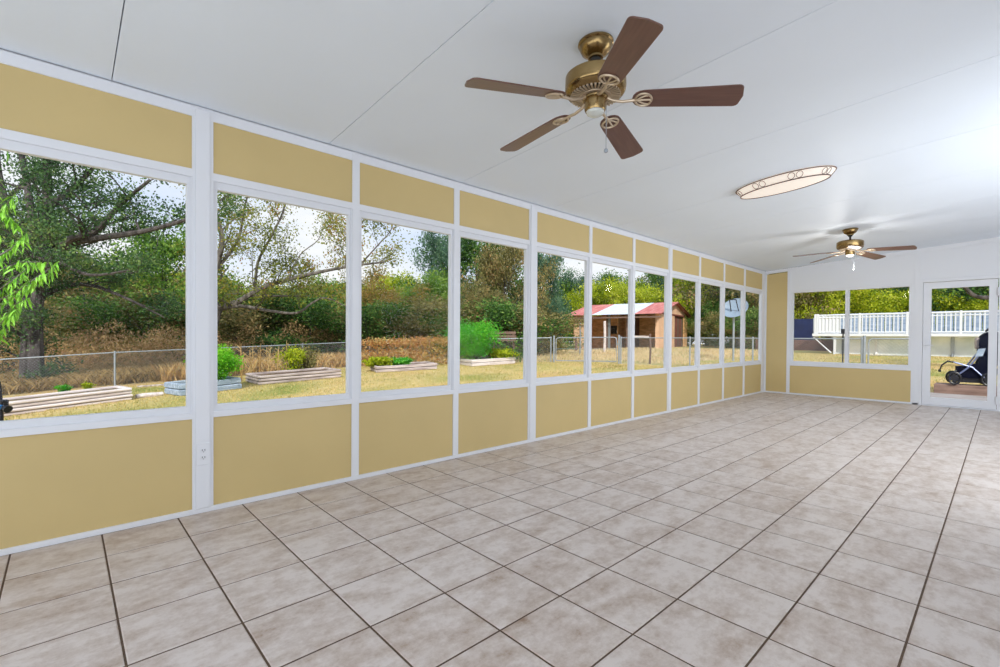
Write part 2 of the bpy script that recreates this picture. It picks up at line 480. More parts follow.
# ---- left wall
wl = struct('wall_left')
Z0, Z1, Z2, Z3 = 0.03, 0.560, 2.015, 2.320
VERT = [(-2.30, -2.20), (-1.32, -1.265), (-.395, -.34), (.544, .651), (1.525, 1.580), (2.445, 2.501), (3.378, 3.490), (4.368, 4.420), (5.286, 5.341), (6.216, 6.324), (7.192, 7.248), (8.120, 8.178), (9.036, 9.106), (9.98, YB)]
b = MB(); b.box(XW - .06, XW - .012, YF - .1, YB, 0, Z1); b.build('lower_backing', M['white'], wl)
b = MB(); b.box(XW - .06, XW - .012, YF - .1, YB, Z2, zc(XW) + .05); b.build('upper_backing', M['white'], wl)
for k, ((a0, a1), (c0, c1)) in enumerate(zip(VERT[:-1], VERT[1:])):
    b = MB(); b.box(XW - .012, XW, a1, c0, Z0, Z1); b.build('wall_panel', M['yellow'], wl)
    b = MB(); b.box(XW - .012, XW, a1, c0, Z2, Z3); b.build('wall_panel', M['yellow'], wl)
for k, (a0, a1) in enumerate(VERT):
    b = MB()
    b.box(XW - .052, XW + .010, a0, a1, 0.001, ZT - .004, bev=.002)
    if a1 - a0 > .09 and k < 13:
        w = a1 - a0
        b.box(XW + .010, XW + .020, a0 + .016, a1 - .020, 0.03, ZT - .02, bev=.003)
        # thin groove lines either side of the cover
    b.build('post' if a1 - a0 > .09 else 'mullion', M['white'], wl)
b = MB(); b.box(XW - .03, XW + .008, YF, YB, Z3, ZT - .006, bev=.002); b.build('header_rail', M['white'], wl)
base_l = MB(); base_l.box(XW - .005, XW + .014, YF, YB, 0.0005, Z0, bev=.003)
o = base_l.build('baseboard_left', M['white']); o['kind'] = 'structure'
for k, ((a0, a1), (c0, c1)) in enumerate(zip(VERT[:-1], VERT[1:])):
    w = struct('window_%d' % (k + 1), (XW, (a1 + c0) / 2, Z1)); h = (c0 - a1) / 2; H = Z2 - Z1
    b = MB()
    b.box(-.07, .012, -h, h, 0, .036, bev=.002)                 # sill rail face
    b.build('sill', M['white'], w)
    b = MB(); b.box(-.07, .010, -h, h, H - .046, H, bev=.002); b.build('head_rail', M['white'], w)
    b = MB()
    f = .024
    b.box(-.042, -.006, -h, -h + f, .036, H - .046); b.box(-.042, -.006, h - f, h, .036, H - .046)
    b.box(-.042, -.006, -h + f, h - f, .036, .074); b.box(-.042, -.006, -h + f, h - f, H - .09, H - .046)
    b.box(-.006, .002, h - .008, h, .036, H - .046); b.box(-.006, .002, -h, -h + .008, .036, H - .046)
    b.build('sash_frame', M['white_metal'], w)
    b = MB(); b.box(-.030, -.026, -h + f, h - f, .074, H - .09); b.build('pane', M['glass'], w)

# outlet on the first wide post
o = thing('wall_outlet', 'white double socket plate on the broad white post beside the first window', 'outlet', (XW + .020, .597, .352))
b = MB(); b.box(0, .006, -.035, .035, -.065, .065, bev=.002); b.build('cover_plate', M['white'], o)
for dz in (-.021, .021):
    b = MB(); b.box(.006, .008, -.014, .014, dz - .012, dz + .012, bev=.001); q = b.build('socket', M['white_metal'], o)
    b = MB(); b.box(.008, .0088, -.008, -.005, dz - .003, dz + .007); b.box(.008, .0088, .005, .008, dz - .003, dz + .007); b.box(.008, .0088, -.002, .002, dz - .010, dz - .006); b.build('slot', M['dark'], q)

# ---- back wall
wb = struct('wall_back')
YT = YB + .1
def bbox(name, x0, x1, z0, z1, y0=YB, y1=YT, mat='white', par=None, bev=.002):
    b = MB(); b.box(x0, x1, y0, y1, z0, z1, bev=bev); return b.build(name, M[mat], par if par is not None else wb)
def bslope(name, x0, x1, z0, dtop, y0, y1, mat):
    b = MB(); vs = []
    for y in (y0, y1):
        vs += [(x0, y, z0), (x1, y, z0), (x1, y, zc(x1) - dtop), (x0, y, zc(x0) - dtop)]
    b.add(vs, [(0, 1, 2, 3), (7, 6, 5, 4), (0, 4, 5, 1), (1, 5, 6, 2), (2, 6, 7, 3), (3, 7, 4, 0)])
    return b.build(name, M[mat], wb)
bslope('corner_post', XW - .1, -3.188, 0.001, .003, YB - .012, YT, 'white')
bslope('wall_panel', -3.188, -2.828, .03, .075, YB, YT, 'yellow')
bslope('post', -2.828, -2.772, .001, .003, YB - .010, YT, 'white')
bbox('wall_panel', -2.772, -1.023, .032, .548, mat='yellow', bev=0)
bslope('upper_wall_panel', -2.772, -.995, 1.99, .05, YB, YT, 'white')
bslope('post', -.995, -.925, .001, .003, YB - .012, YT, 'white')
bbox('post_return', -1.023, -.995, .03, 1.99)
bslope('upper_wall_panel', -.925, .06, 2.03, .05, YB, YT, 'white')
b = MB(); 
bslope('wall_panel', .06, XR, .03, .05, YB, YT, 'white')
bb = MB()
vs = []
for y in (YB - .014, YB + .03):
    vs += [(XW, y, zc(XW) - .06), (XR, y, zc(XR) - .06), (XR, y, zc(XR) - .004), (XW, y, zc(XW) - .004)]
bb.add(vs, [(0, 1, 2, 3), (7, 6, 5, 4), (0, 4, 5, 1), (1, 5, 6, 2), (2, 6, 7, 3), (3, 7, 4, 0)])
bb.build('header_rail', M['white'], wb)
b = MB(); b.box(-3.188, -.93, YB - .012, YB + .02, .0005, .03, bev=.003); b.box(.06, XR, YB - .012, YB + .02, .0005, .03); o = b.build('baseboard_back', M['white']); o['kind'] = 'structure'
w = struct('window_14', (-1.9, YB, .548))
b = MB(); b.box(-.872, .877, -.014, .1, 0, .05, bev=.003); b.build('sill', M['white'], w)
b = MB()
b.box(-.872, -.838, .0, .1, .05, 1.442); b.box(.842, .877, .0, .1, .05, 1.442); b.box(-.838, .842, 0, .1, .05, .088); b.box(-.838, .842, 0, .1, 1.385, 1.442)
b.box(-.020, .034, .01, .09, .088, 1.385)
b.build('sash_frame', M['white_metal'], w)
b = MB(); b.box(-.838, -.020, .052, .056, .088, 1.385); b.build('pane', M['glass'], w)
b = MB(); b.box(.034, .842, .052, .056, .088, 1.385); b.build('pane', M['glass'], w)

d = struct('door_1', (-.47, YB, 0))
b = MB(); b.box(-.455, -.418, -.02, .1, .0, 2.03, bev=.003); b.box(.42, .53, -.02, .1, 0, 2.03, bev=.003); b.box(-.418, .42, -.02, .1, 1.978, 2.03, bev=.003)
b.build('door_frame', M['white'], d)
b = MB(); b.box(-.418, .42, -.03, .12, 0.0, .016, bev=.003); b.build('threshold', M['white_metal'], d)
b = MB()
b.box(-.413, -.318, -.005, .04, .02, 1.972, bev=.003); b.box(.320, .412, -.005, .04, .02, 1.972, bev=.003)
b.box(-.318, .320, -.005, .04, .02, .138, bev=.003); b.box(-.318, .320, -.005, .04, 1.872, 1.972, bev=.003)
b.build('door_leaf', M['white'], d)
b = MB(); b.box(-.318, .320, .016, .020, .138, 1.872); b.build('pane', M['glass'], d)
b = MB(); b.box(-.405, -.365, -.012, -.005, .90, 1.06, bev=.002); b.tube([(-.385, -.012, .97), (-.385, -.05, .97), (-.36, -.055, .97), (-.28, -.055, .965)], .008, 8); b.build('handle', M['white_metal'], d)
for z in (.16, 1.78):
    b = MB(); b.tube([(.416, -.035, z - .06), (.416, -.035, z + .06)], .012, 8); b.box(.40, .45, -.026, -.02, z - .05, z + .05); b.build('hinge', M['white_metal'], d)

# ---- walls behind the photographer
wr = struct('wall_right')
b = MB(); vs = []
b.box(XR, XR + .12, YF - .1, YB + .1, 0, zc(XR) + .04); b.build('house_wall', M['white'], wr)
wf = struct('wall_front')
b = MB(); b.box(XW - .1, XR, YF - .12, YF, 0, 2.70); b.build('end_wall', M['white'], wf)

# ================================================================== CEILING FANS
def blade_poly():
    pts = []
    x0, x1 = .175, .66; w0, w1 = .055, .068
    n = 8
    # root: rounded end
    for k in range(n + 1):
        a = PI / 2 + PI * k / n
        pts.append((x0 + .055 + .055 * math.cos(a), w0 * math.sin(a)))
    # tip corners
    r = .024
    for k in range(5):
        a = -PI / 2 + (PI / 2) * k / 4
        pts.append((x1 - r + r * math.cos(a), -w1 + r + r * math.sin(a)))
    pts.append((x1 + .008, 0))
    for k in range(5):
        a = (PI / 2) * k / 4
        pts.append((x1 - r + r * math.cos(a), w1 - r + r * math.sin(a)))
    return pts
BM = None
def make_fan(loc, phase, label, blade_mesh=None, lit=False):
    zc0 = zc(loc[0])
    t = thing('ceiling_fan', label, 'ceiling fan', (loc[0], loc[1], zc0), 0, 'brass ceiling fans')
    zf = lambda x: SL * x
    b = MB(); b.lathe([(.080, -.001), (.086, -.006), (.086, -.014), (.079, -.020), (.078, -.030), (.068, -.050), (.046, -.066), (.036, -.072), (.036, -.082), (.024, -.085)], 32, zf=lambda x: SL * x * .6)
    can = b.build('canopy', M['brass'], t)
    b = MB(); b.lathe([(.012, -.08), (.012, -.17)], 16); b.lathe([(.027, -.085), (.020, -.100), (.012, -.102)], 20); b.build('downrod', M['dark'], t)
    zm = -.168
    b = MB()
    b.lathe([(.020, zm + .028), (.060, zm + .020), (.125, zm + .010), (.146, zm - .004), (.148, zm - .060), (.143, zm - .068), (.146, zm - .074), (.138, zm - .086), (.120, zm - .094), (.060, zm - .098)], 48)
    mh = b.build('motor_housing', M['brass'], t)
    b = MB()
    b.lathe([(.062, zm - .0985), (.118, zm - .0955), (.118, zm - .090)], 40)
    b.build('vent_ring', M['dark'], mh)
    b = MB()
    for k in range(40):
        a = 2 * PI * k / 40
        R = Matrix.Rotation(a, 4, 'Z')
        b.box(.074, .122, -.0042, .0042, zm - .1015, zm - .093, R)
    b.lathe([(.060, zm - .096), (.060, zm - .104), (.076, zm - .1035), (.078, zm - .097)], 40)
    b.build('vent_fins', M['brass_pale'], mh)
    b = MB(); b.lathe([(.055, zm - .100), (.062, zm - .108), (.060, zm - .116), (.052, zm - .118), (.052, zm - .162), (.047, zm - .172), (.030, zm - .174)], 32)
    sh = b.build('switch_housing', M['brass'], t)
    b = MB(); b.lathe([(.044, zm - .172), (.040, zm - .184), (.022, zm - .194), (.006, zm - .197)], 24); b.build('glass_cap', M['lamp_cap'] if lit else M['frosted'], t)
    if lit:
        light('fan_light_bulb', 'POINT', (loc[0], loc[1], zc0 + zm - .34), energy=9, shadow_soft_size=.07, color=(1.0, .96, .9))
    zb = -.283
    for k in range(5):
        a = math.radians(phase + 72 * k)
        bo = link('blade', blade_mesh[0], t)
        bo.location = (0, 0, zb); bo.rotation_euler = (0, math.radians(4.5), a)
        br = link('blade_bracket', blade_mesh[1], bo)
    ch = math.radians(phase) 
    # pull chain hangs at the side of the switch housing that the photographer's right sees
    cx, cy = AR.x * .055, AR.y * .055
    b = MB(); zz = zm - .140
    b.tube([(cx * .9, cy * .9, zz), (cx, cy, zz - .008), (cx, cy, zz - .215)], .0016, 6)
    b.lathe([(.002, .012), (.009, .007), (.011, 0), (.009, -.007), (.002, -.011)], 12, c=(cx, cy, zz - .223))
    b.build('pull_chain', M['steel'], t)
    return t
pitch = Matrix.Rotation(math.radians(-12), 4, 'X')
b = MB(); b.prism(blade_poly(), -.003, .003, pitch)
tmp = b.build('blade', M['blade']); me_blade = tmp.data; bpy.data.objects.remove(tmp)
b = MB()
b.tube([(.050, 0, .012), (.085, 0, -.004), (.13, 0, -.012), (.19, 0, -.006)], [.010, .008, .007, .008], 8)
# open oval casting under the blade root, with a centre bar and two arched arms
oval = [pitch @ Vector((.228 + .038 * math.cos(2 * PI * k / 20), .042 * math.sin(2 * PI * k / 20), -.0065)) for k in range(21)]
b.tube(oval, .0058, 6)
b.tube([pitch @ Vector((.19, 0, -.007)), pitch @ Vector((.266, 0, -.007))], .0055, 6)
for s_ in (-1, 1):
    b.tube([pitch @ Vector((.196, 0, -.007)), pitch @ Vector((.225, s_ * .022, -.007)), pitch @ Vector((.252, s_ * .032, -.007))], .0045, 6)
tmp = b.build('blade_bracket', M['brass_pale']); me_br = tmp.data; bpy.data.objects.remove(tmp)
make_fan((-1.382, 1.915), 33.5, 'large brass ceiling fan with five walnut blades nearest the camera', (me_blade, me_br))
make_fan((-1.385, 7.56), 69, 'smaller looking distant brass fan with its light on near the glass door wall', (me_blade, me_br), True)

# ================================================================== OVAL CEILING LIGHT
t = thing('ceiling_light', 'lit oval flush ceiling light with thin brown rims between the two fans', 'ceiling light', (-1.39, 4.82, zc(-1.39)))
zf = lambda x: SL * x
def ell(a, b_, z, n=48): return [(a * math.cos(2 * PI * k / n), b_ * math.sin(2 * PI * k / n), z + SL * a * math.cos(2 * PI * k / n)) for k in range(n + 1)]
b = MB(); n = 48; vs = []; fs = []
prof = [(.400, .220, -.001), (.398, .218, -.012), (.360, .162, -.062), (.30, .130, -.072), (.15, .065, -.079), (.001, .001, -.080)]
for (a_, b_, z) in prof: vs += ell(a_, b_, z, n)[:-1]
for i in range(len(prof) - 1):
    for k in range(n):
        p = i * n + k; q = i * n + (k + 1) % n; fs.append((p, q, q + n, p + n))
b.add(vs, fs, True); b.build('diffuser', M['lampglass'], t)
b = MB(); b.tube(ell(.402, .222, -.010), .005, 6); b.build('upper_rim', M['timber_dark'], t)
b = MB(); b.tube(ell(.362, .164, -.064), .005, 6); b.build('lower_rim', M['timber_dark'], t)
for k in range(8):
    a = 2 * PI * (k + .5) / 8
    b = MB()
    for da in (-.085, .085):
        ring = []
        for q in range(13):
            th = 2 * PI * q / 12
            u = a + da + .07 * math.cos(th); v = .5 + .42 * math.sin(th)
            aa = .402 + (.364 - .402) * v; bb_ = .222 + (.166 - .222) * v; z = -.012 - .050 * v
            ring.append((aa * math.cos(u), bb_ * math.sin(u), z - .002 + SL * aa * math.cos(u)))
        b.tube(ring, .0022, 5)
    b.build('scroll', M['timber_dark'], t)
la = area('ceiling_light_glow', (-1.39, 4.82, zc(-1.39) - .10), (0, 0, -1), .66, .30, 5.5, (1.0, .93, .86)); la.parent = None

# ================================================================== OUTDOORS
# ---- ground
gx = np.arange(-110, 61, 2.5); gy = np.arange(-60, 121, 2.5)
vs = [(float(x), float(y), ground(float(x), float(y))) for y in gy for x in gx]; nx = len(gx)
fs = [(j * nx + i, j * nx + i + 1, (j + 1) * nx + i + 1, (j + 1) * nx + i) for j in range(len(gy) - 1) for i in range(nx - 1)]
b = MB(); b.add(vs, fs, True); g_ = b.build('ground', M['ground']); g_['kind'] = 'structure'

def blades(name, pts, h, w, mat, label, cat, lean=.3):
    """thin upright blades of grass, one joined object"""
    n = len(pts); pts = np.asarray(pts)
    hh = h * RS.uniform(.5, 1.15, n); an = RS.uniform(0, 2 * PI, n); ww = w * RS.uniform(.6, 1.3, n)
    la_ = RS.uniform(0, 2 * PI, n); lr = hh * lean * RS.uniform(0, 1.5, n)
    V = np.zeros((n, 4, 3))
    dx = np.cos(an) * ww / 2; dy = np.sin(an) * ww / 2
    V[:, 0] = pts + np.stack([-dx, -dy, 0 * dx - .02], 1); V[:, 1] = pts + np.stack([dx, dy, 0 * dx - .02], 1)
    mid = pts + np.stack([lr * .4 * np.cos(la_), lr * .4 * np.sin(la_), hh * .6], 1)
    V[:, 2] = mid + np.stack([dx * .7, dy * .7, 0 * dx], 1)
    V[:, 3] = pts + np.stack([lr * np.cos(la_), lr * np.sin(la_), hh], 1)
    F = np.arange(n * 4).reshape(n, 4)
    me = bpy.data.meshes.new(name); me.from_pydata(V.reshape(-1, 3).tolist(), [], F.tolist()); me.materials.append(mat)
    o = link(name, me, None, 'stuff'); tag(o, label, cat)
    return o
def scatter(n, x0, x1, y0, y1, f=None):
    X = RS.uniform(x0, x1, n); Y = RS.uniform(y0, y1, n)
    out = [(x, y, ground(x, y)) for x, y in zip(X, Y) if f is None or f(x, y)]
    return out

# ---- foliage machinery
def leaf_mesh(name, centers, size, mat, aspect=.55, droop=0.0):
    n = len(centers); c = np.asarray(centers)
    u = RS.normal(size=(n, 3)); u[:, 2] -= droop; u /= np.linalg.norm(u, axis=1)[:, None]
    w = RS.normal(size=(n, 3)); w -= (w * u).sum(1)[:, None] * u; w /= np.linalg.norm(w, axis=1)[:, None]
    s = size * RS.uniform(.6, 1.3, n)[:, None]
    V = np.zeros((n, 4, 3))
    V[:, 0] = c - u * s * .5; V[:, 1] = c + w * s * aspect * .5; V[:, 2] = c + u * s * .5; V[:, 3] = c - w * s * aspect * .5
    F = np.arange(n * 4).reshape(n, 4)
    me = bpy.data.meshes.new(name); me.from_pydata(V.reshape(-1, 3).tolist(), [], F.tolist()); me.materials.append(mat)
    return me
def limb(b, tips, p0, dirv, length, r0, depth, rnd, gnarl=.35, lift=.1, kids_=3, n=6):
    p = Vector(p0); dv = Vector(dirv).normalized(); seg = max(3, int(4 + depth)); pts = [p.copy()]; rad = [r0]
    for k in range(seg):
        dv = (dv + Vector((rnd.uniform(-1, 1), rnd.uniform(-1, 1), rnd.uniform(-1, 1) + lift)) * gnarl * .5).normalized()
        p = p + dv * (length / seg); pts.append(p.copy()); rad.append(max(r0 * (1 - .72 * (k + 1) / seg), .006))
    b.tube(pts, rad, n if depth > 1 else 4, cap=False)
    for k in range(1, len(pts)):
        tips.append((pts[k], depth))
    if depth > 0:
        for q in range(kids_):
            i = rnd.randint(max(1, seg // 2 - 1), seg)
            a = rnd.uniform(0, 2 * PI)
            side = Vector((math.cos(a), math.sin(a), rnd.uniform(-.25, .7)))
            limb(b, tips, pts[i], dv * .75 + side * .8, length * rnd.uniform(.45, .7), rad[i] * .65, depth - 1, rnd, gnarl, lift, kids_, n)
def foliage_points(tips, n, spread, rnd_, flat=.7, maxdepth=1):
    t = [p for (p, d_) in tips if d_ <= maxdepth]
    T = np.array([[p.x, p.y, p.z] for p in t])
    idx = rnd_.randint(0, len(T), n)
    return T[idx] + rnd_.normal(size=(n, 3)) * np.array([spread, spread, spread * flat])

def broadleaf(kind, seed, H, tr, base, spread, nl, leaf, mat, bark='bark', prim=9, cl=.5, gnarl=.35, lift=.15, depth=2, cluster=True):
    """one tree at the origin: a trunk with limbs (one mesh) and its foliage"""
    rnd = random.Random(seed); b = MB(); tips = []
    p = Vector((0, 0, -.3)); pts = [p.copy()]; rad = [tr * 1.35]
    n = 8
    for k in range(n):
        p = p + Vector((rnd.uniform(-.05, .05) * H * .5, rnd.uniform(-.05, .05) * H * .5, (H * .78 + .3) / n)); pts.append(p.copy()); rad.append(tr * (1 - .8 * (k + 1) / n))
    b.tube(pts, rad, 9, cap=False)
    for q in range(prim):
        f = base + (1 - base) * (q + rnd.random() * .6) / prim
        zi = f * H * .78; i = min(n - 1, int(f * n)); pp = pts[i].lerp(pts[i + 1], f * n - i) if f < 1 else pts[-1]
        a = q * 2.4 + rnd.uniform(-.4, .4)
        prof = math.sin(min(1, (f - base) / (1 - base) * .85 + .22) * PI) ** .7
        limb(b, tips, pp, Vector((math.cos(a), math.sin(a), .25 + .9 * max(0, f - .3))), spread * (.45 + .55 * prof) , max(.02, rad[i] * .55), depth, rnd, gnarl, lift)
    tr_o = b.build('trunk', M[bark]); 
    rn = np.random.RandomState(seed)
    if cluster:
        t = [q_ for q_ in tips if q_[1] <= 1]
        rnd.shuffle(t); t = t[:max(60, len(t) // 2)]
    else: t = tips
    P = foliage_points(t, nl, cl, rn)
    fo = leaf_mesh('foliage', P, leaf, mat)
    me = tr_o.data; bpy.data.objects.remove(tr_o)
    return (kind, me, fo)
def put_tree(proto, loc, sc, rz, label, cat='tree', group=None, szz=None):
    t = thing(proto[0], label, cat, loc, rz, group)
    t.scale = (sc, sc, sc if szz is None else szz)
    link('trunk', proto[1], t)
    o = link('foliage', proto[2], t, 'stuff')
    return t
M['leaf_oak'] = leafmat('oak_leaves', [srgb(38, 62, 44), srgb(62, 96, 58), srgb(92, 128, 70), srgb(140, 160, 92)])
M['leaf_dark'] = leafmat('dark_green_leaves', [srgb(36, 66, 34), srgb(62, 102, 44), srgb(98, 140, 58), srgb(150, 170, 90)])
M['leaf_mid'] = leafmat('mid_green_leaves', [srgb(54, 86, 34), srgb(88, 130, 48), srgb(130, 168, 66), srgb(180, 195, 96)])
M['leaf_lime'] = leafmat('yellow_green_leaves', [srgb(84, 108, 18), srgb(140, 160, 26), srgb(192, 204, 42), srgb(222, 218, 96)])
M['leaf_olive'] = leafmat('olive_brown_leaves', [srgb(72, 74, 42), srgb(112, 110, 62), srgb(154, 146, 92), srgb(176, 138, 92)])
M['leaf_blue'] = leafmat('blue_green_leaves', [srgb(40, 74, 62), srgb(66, 104, 82), srgb(100, 138, 106), srgb(146, 170, 130)])
M['leaf_rust'] = leafmat('rusty_leaves', [srgb(78, 80, 38), srgb(126, 122, 58), srgb(176, 136, 74), srgb(140, 144, 72)])
M['leaf_sparse'] = leafmat('sparse_autumn_leaves', [srgb(84, 98, 40), srgb(128, 142, 58), srgb(168, 168, 70), srgb(176, 110, 66)], .5)
M['leaf_bright'] = leafmat('bright_fresh_leaves', [srgb(66, 146, 24), srgb(104, 188, 38), srgb(150, 214, 60), srgb(196, 224, 70)], .45)
M['leaf_vivid'] = leafmat('vivid_green_leaves', [srgb(40, 130, 40), srgb(70, 172, 50), srgb(120, 205, 66), srgb(160, 214, 60)], .45)

P_dark = broadleaf('broadleaf_tree', 3, 10, .22, .12, 4.6, 17000, .27, M['leaf_dark'], cl=.62, prim=12)
P_mid = broadleaf('broadleaf_tree', 5, 9, .2, .08, 4.4, 16000, .27, M['leaf_mid'], cl=.60, prim=12)
P_lime = broadleaf('broadleaf_tree', 8, 8, .17, .06, 4.2, 15000, .28, M['leaf_lime'], cl=.60, prim=12)
P_olive = broadleaf('broadleaf_tree', 13, 9, .2, .05, 4.6, 16000, .26, M['leaf_olive'], cl=.62, prim=12)
P_blue = broadleaf('broadleaf_tree', 21, 12, .25, .08, 4.4, 17000, .27, M['leaf_blue'], cl=.6, prim=13)
P_rust = broadleaf('broadleaf_tree', 34, 6, .13, .04, 3.4, 11000, .22, M['leaf_rust'], cl=.5, prim=10)
P_bush = broadleaf('undergrowth_shrub', 55, 3.2, .07, .02, 2.2, 8000, .15, M['leaf_olive'], cl=.34, prim=9)
P_bush2 = broadleaf('undergrowth_shrub', 56, 3.2, .07, .02, 2.2, 8000, .15, M['leaf_dark'], cl=.34, prim=9)
HT = {id(P_dark): 10, id(P_mid): 9, id(P_lime): 8, id(P_olive): 9, id(P_blue): 12, id(P_rust): 6, id(P_bush): 3.2, id(P_bush2): 3.2}

def tree_px(proto, px, d_, ytop, wide, label, group=None, cat='tree'):
    """proto's crown top at image row ytop when standing at forward depth d_; wide scales the crown sideways"""
    p = at(px, d_); top = height_at(ytop, px, d_) - p.z
    sz = top / (HT[id(proto)] * 1.0)
    return put_tree(proto, p, sz * wide, random.uniform(0, 6.28), label, cat, group, sz)

# far treeline, several deep so that no bare horizon is left
far = [P_dark, P_mid, P_olive, P_blue, P_lime]
k = 0
for row, (dist, hgt) in enumerate(((56, 7.0), (68, 8.6))):
    for i in range(26):
        an = math.radians(60 + (205 - 60) * (i + .5 * row) / 25.0)
        x = dist * math.cos(an) * 1.0; y = dist * math.sin(an) * 1.0
        pr = far[(i * 3 + row * 2) % 5]
        s_ = hgt / HT[id(pr)] * random.uniform(.8, 1.15)
        put_tree(pr, (x, y, ground(x, y) - .4), s_ * 1.25, random.uniform(0, 6.28), 'hazy tree of the distant treeline far beyond the fence and shed', 'tree', 'distant treeline trees', s_)

# nearer trees, placed one by one
TL = [
 (P_olive, 90, 31, 262, 1.0, 'olive tree low behind the big oak in the first window'),
 (P_mid, 168, 30, 236, .8, 'yellow green tree seen at the right edge of the first window'),
 (P_mid, 20, 33, 262, 1.1, 'green tree behind the twin oak trunks'),
 (P_mid, -60, 30, 240, 1.1, 'green tree beyond the left edge of the photo'),
 (P_olive, 225, 34, 292, 1.0, 'dark olive thicket tree under the leaning branches at the left of the second window'),
 (P_dark, 262, 36, 296, 1.0, 'dark thicket tree under the leaning branches mid second window'),
 (P_olive, 300, 38, 290, 1.0, 'olive thicket tree behind the dry stalks'),
 (P_mid, 330, 40, 286, .9, 'mid green thicket tree at the right of the second window'),
 (P_rust, 372, 32, 290, .9, 'rusty olive tree at the left of the third window'),
 (P_lime, 400, 42, 278, .8, 'pale yellow green tree in the middle of the third window'),
 (P_rust, 402, 30, 300, 1.1, 'rust tinted shrub tree behind the vine covered fence'),
 (P_blue, 444, 34, 226, .5, 'tall green tree at the right of the third window'),
 (P_mid, 428, 31, 280, .8, 'green tree in front of the tall one in the third window'),
 (P_dark, 474, 36, 232, .85, 'tall green tree at the left of the fourth window'),
 (P_olive, 504, 30, 246, .62, 'grey olive tree filling the right of the fourth window'),
 (P_olive, 492, 26, 292, .75, 'low olive tree above the vivid shrub'),
 (P_blue, 543, 33, 248, .55, 'tall blue green tree at the left of the fifth window'),
 (P_blue, 546, 31, 298, .8, 'low blue green tree left of the shed'),
 (P_blue, 576, 54, 272, .9, 'green tree over the left end of the shed roof'),
 (P_lime, 604, 50, 284, .9, 'yellow green tree behind the red roof end'),
 (P_lime, 624, 56, 286, .9, 'lime tree behind the tin roof sheets'),
 (P_dark, 618, 60, 276, .9, 'tall green tree above the shed ridge'),
 (P_lime, 643, 50, 288, .8, 'lime tree right of the tin roof in the seventh window'),
 (P_dark, 664, 52, 272, .8, 'dark green tree behind the shed in the seventh window'),
 (P_blue, 684, 50, 268, .8, 'blue green tree behind the shed gable'),
 (P_lime, 708, 44, 262, .85, 'bright lime tree in the window right of the shed'),
 (P_dark, 716, 40, 300, .8, 'dark low tree left of the dish'),
 (P_dark, 737, 42, 255, .9, 'dark tree behind the satellite dish'),
 (P_olive, 757, 38, 250, .9, 'dark olive tree in the last window before the corner'),
 (P_olive, 800, 44, 262, 1.0, 'olive tree over the navy screen'),
 (P_lime, 822, 40, 278, .85, 'bright yellow green tree behind the pool railing corner'),
 (P_mid, 842, 42, 262, .8, 'green tree left of the window mullion behind the pool'),
 (P_olive, 862, 46, 280, .9, 'olive tree behind the middle of the pool railing'),
 (P_lime, 880, 41, 296, 1.3, 'broad lime tree behind the pool railing'),
 (P_lime, 905, 41, 291, 1.1, 'second broad lime tree behind the pool railing next to the door'),
 (P_dark, 935, 42, 262, .9, 'deep green tree seen through the door glass'),
 (P_lime, 972, 38, 300, .8, 'low lime tree seen through the door glass'),
 (P_dark, 1000, 44, 250, 1.0, 'deep green tree at the right edge of the door glass'),
 (P_mid, 1080, 42, 250, 1.1, 'green tree beyond the right edge of the photo'),
]
for a in TL: tree_px(*a[:5], a[5], 'trees beyond the garden fence')

# undergrowth
SEEN = {}
for i, (px, d_, yt) in enumerate([(-40, 26, 318), (10, 25, 322), (60, 27, 316), (110, 26, 312), (150, 27, 305), (190, 28, 306), (232, 27, 308), (258, 28, 302), (286, 29, 306), (312, 28, 310), (338, 29, 318), (366, 28, 312), (392, 29, 316), (420, 28, 312), (446, 27, 306), (470, 26, 316), (498, 26, 308), (512, 24, 312), (530, 27, 314), (548, 40, 318), (640, 48, 322), (700, 42, 322), (722, 36, 318), (745, 34, 316), (762, 34, 318)]):
    wn_ = [w_ for w_ in (('first', 190), ('second', 352), ('third', 452), ('fourth', 530), ('fifth', 588), ('seventh', 668), ('ninth', 719), ('tenth', 742), ('last', 999)) if px < w_[1]][0][0]
    SEEN[wn_] = SEEN.get(wn_, 0) + 1
    tree_px((P_bush, P_bush2)[i % 2], px, d_, yt, 1.35, '%s %s undergrowth shrub from the left in the %s window of the long wall' % (('first', 'second', 'third', 'fourth', 'fifth', 'sixth')[SEEN[wn_] - 1], ('olive', 'dark green')[i % 2], wn_), 'scrub shrubs behind the fence', 'shrub')

